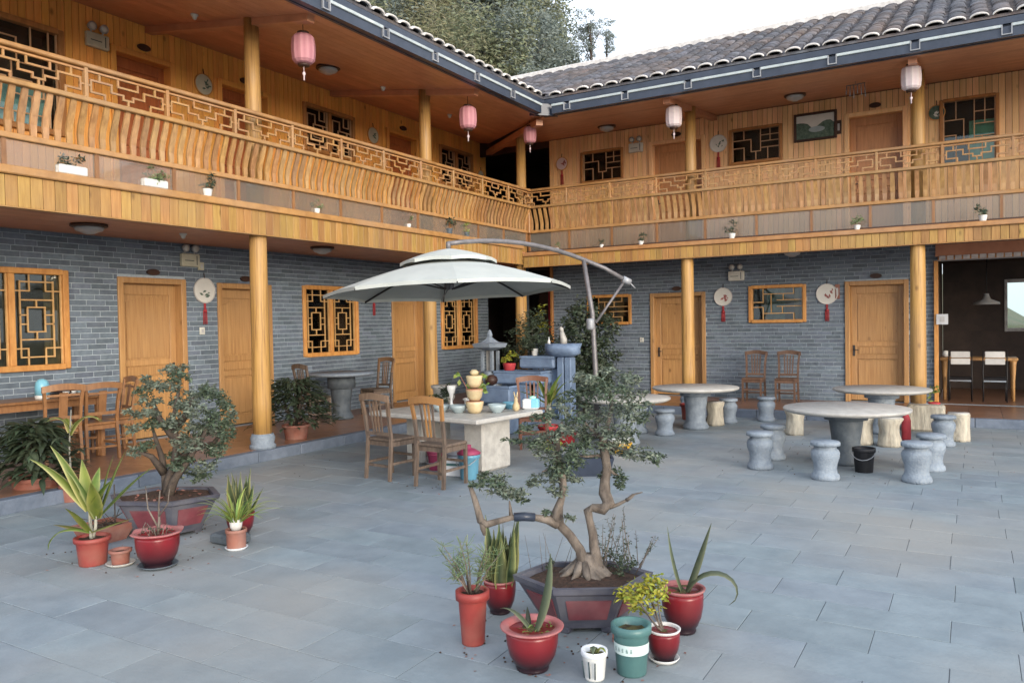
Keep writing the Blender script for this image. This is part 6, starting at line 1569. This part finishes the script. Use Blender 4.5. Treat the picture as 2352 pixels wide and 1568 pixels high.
spots = [(720, 40, 1, 1.3), (760, 46, 0, 1.5), (800, 41, 1, 1.25), (845, 47, 1, 1.4), (890, 42, 0, 1.2), (930, 50, 2, 1.5), (965, 43, 1, 1.3), (1005, 48, 1, 1.45), (1045, 42, 1, 1.15), (1080, 50, 0, 1.5), (1115, 44, 0, 1.3), (1150, 50, 2, 1.45), (1185, 45, 2, 1.2), (1215, 52, 0, 1.3),
         (780, 58, 2, 1.7), (870, 60, 0, 1.7), (960, 60, 2, 1.7), (1050, 61, 2, 1.7), (1130, 60, 0, 1.6), (1200, 62, 2, 1.45), (850, 36, 1, .75), (910, 35, 0, .7), (980, 36, 1, .75), (1040, 36, 2, .7), (1100, 36, 1, .8), (1160, 37, 0, .75), (1215, 38, 1, .75), (1258, 42, 2, .85), (1285, 48, 2, .8), (1312, 52, 0, .62), (1335, 52, 2, .5)]
looks = ["dark mixed-leaf tree", "pale feathery bamboo-like tree", "bluish dark evergreen", "flat-topped pine"]
used = set()
for i, (px, d, k, s_) in enumerate(spots):
    x, y = ray_xy(px, d); z = hz(x, y) - .5; pos = ("at the far left of the wood", "left in the wood", "in the middle of the wood", "right in the wood", "at the wood's right edge")[min(4, max(0, int((px - 720) / 125)))]
    dep = "front row" if d < 42 else ("second row" if d < 49 else ("third row" if d < 56 else "back row"))
    lab = f"{looks[k]} {pos} behind roofs, {dep}"
    if lab in used: lab = f"taller {looks[k]} {pos}, {dep}" if s_ > 1 else f"lower {looks[k]} {pos}, {dep}"
    used.add(lab)
    if k not in TREES: TREES.append(k); r_ = protos[k]; r_.location = (x * S, y * S, z * S); r_.rotation_euler = (0, 0, R(0, 6)); r_.scale = (s_,) * 3; r_['label'] = lab
    else: dup(protos[k], (x, y, z), R(0, 6), lab, s_)
x, y = ray_xy(1368, 48); pr = protos[3]; pr.location = (x * S, y * S, 14.0 * S); pr.scale = (.58, .58, .58); pr['label'] = "lone flat-topped pine standing against the white sky right of the wood"
for (px, d, s_, lab) in ((1402, 60, .42, "small distant pine just right of the lone pine"), (1545, 70, .42, "tiny bare treetop peeping above the ridge right of the pines")):
    x, y = ray_xy(px, d); dup(protos[3], (x, y, 1.86 + d * (.365 if px < 1500 else .336) - 11 * s_), R(0, 6), lab, s_)
# pale bamboo culms leaning in front of the wood
rn = random.Random(6)
for i, (px0, px1, d, h, lab) in enumerate(((955, 985, 36, 8, "pale leaning bamboo culm low on the left of the wood"), (1015, 1022, 36, 8, "upright pale bamboo culm left of the wood's middle"), (905, 905, 37, 8, "thin upright bamboo culm at the far left"), (1150, 1152, 37, 8, "thin bare culm in the middle of the wood"), (1230, 1300, 38, 6.2, "strongly leaning pale culm right of the middle"), (1038, 1050, 35, 6.2, "short leaning pale culm above the left roof"))):
    a = ray_xy(px0, d); b = ray_xy(px1, d); t = thing("bamboo_culm", lab, "bamboo", (a[0], a[1], hz(*a) - .5), group="pale bamboo culms in the wood")
    g = M(); e = (b[0] - a[0], b[1] - a[1], h + 1.5); g.tube([(0, 0, 0), (e[0] * .4, e[1] * .4, e[2] * .5), e], [.07, .06, .03], 6); g.build("culm", "bark_pale", t)
    g = M(); leafcloud(g, e, .5, .5, .4, 60, .3, .05, rnd=rn); g.build("leaf_tuft", "leaf_wood_b", t, kind="stuff")
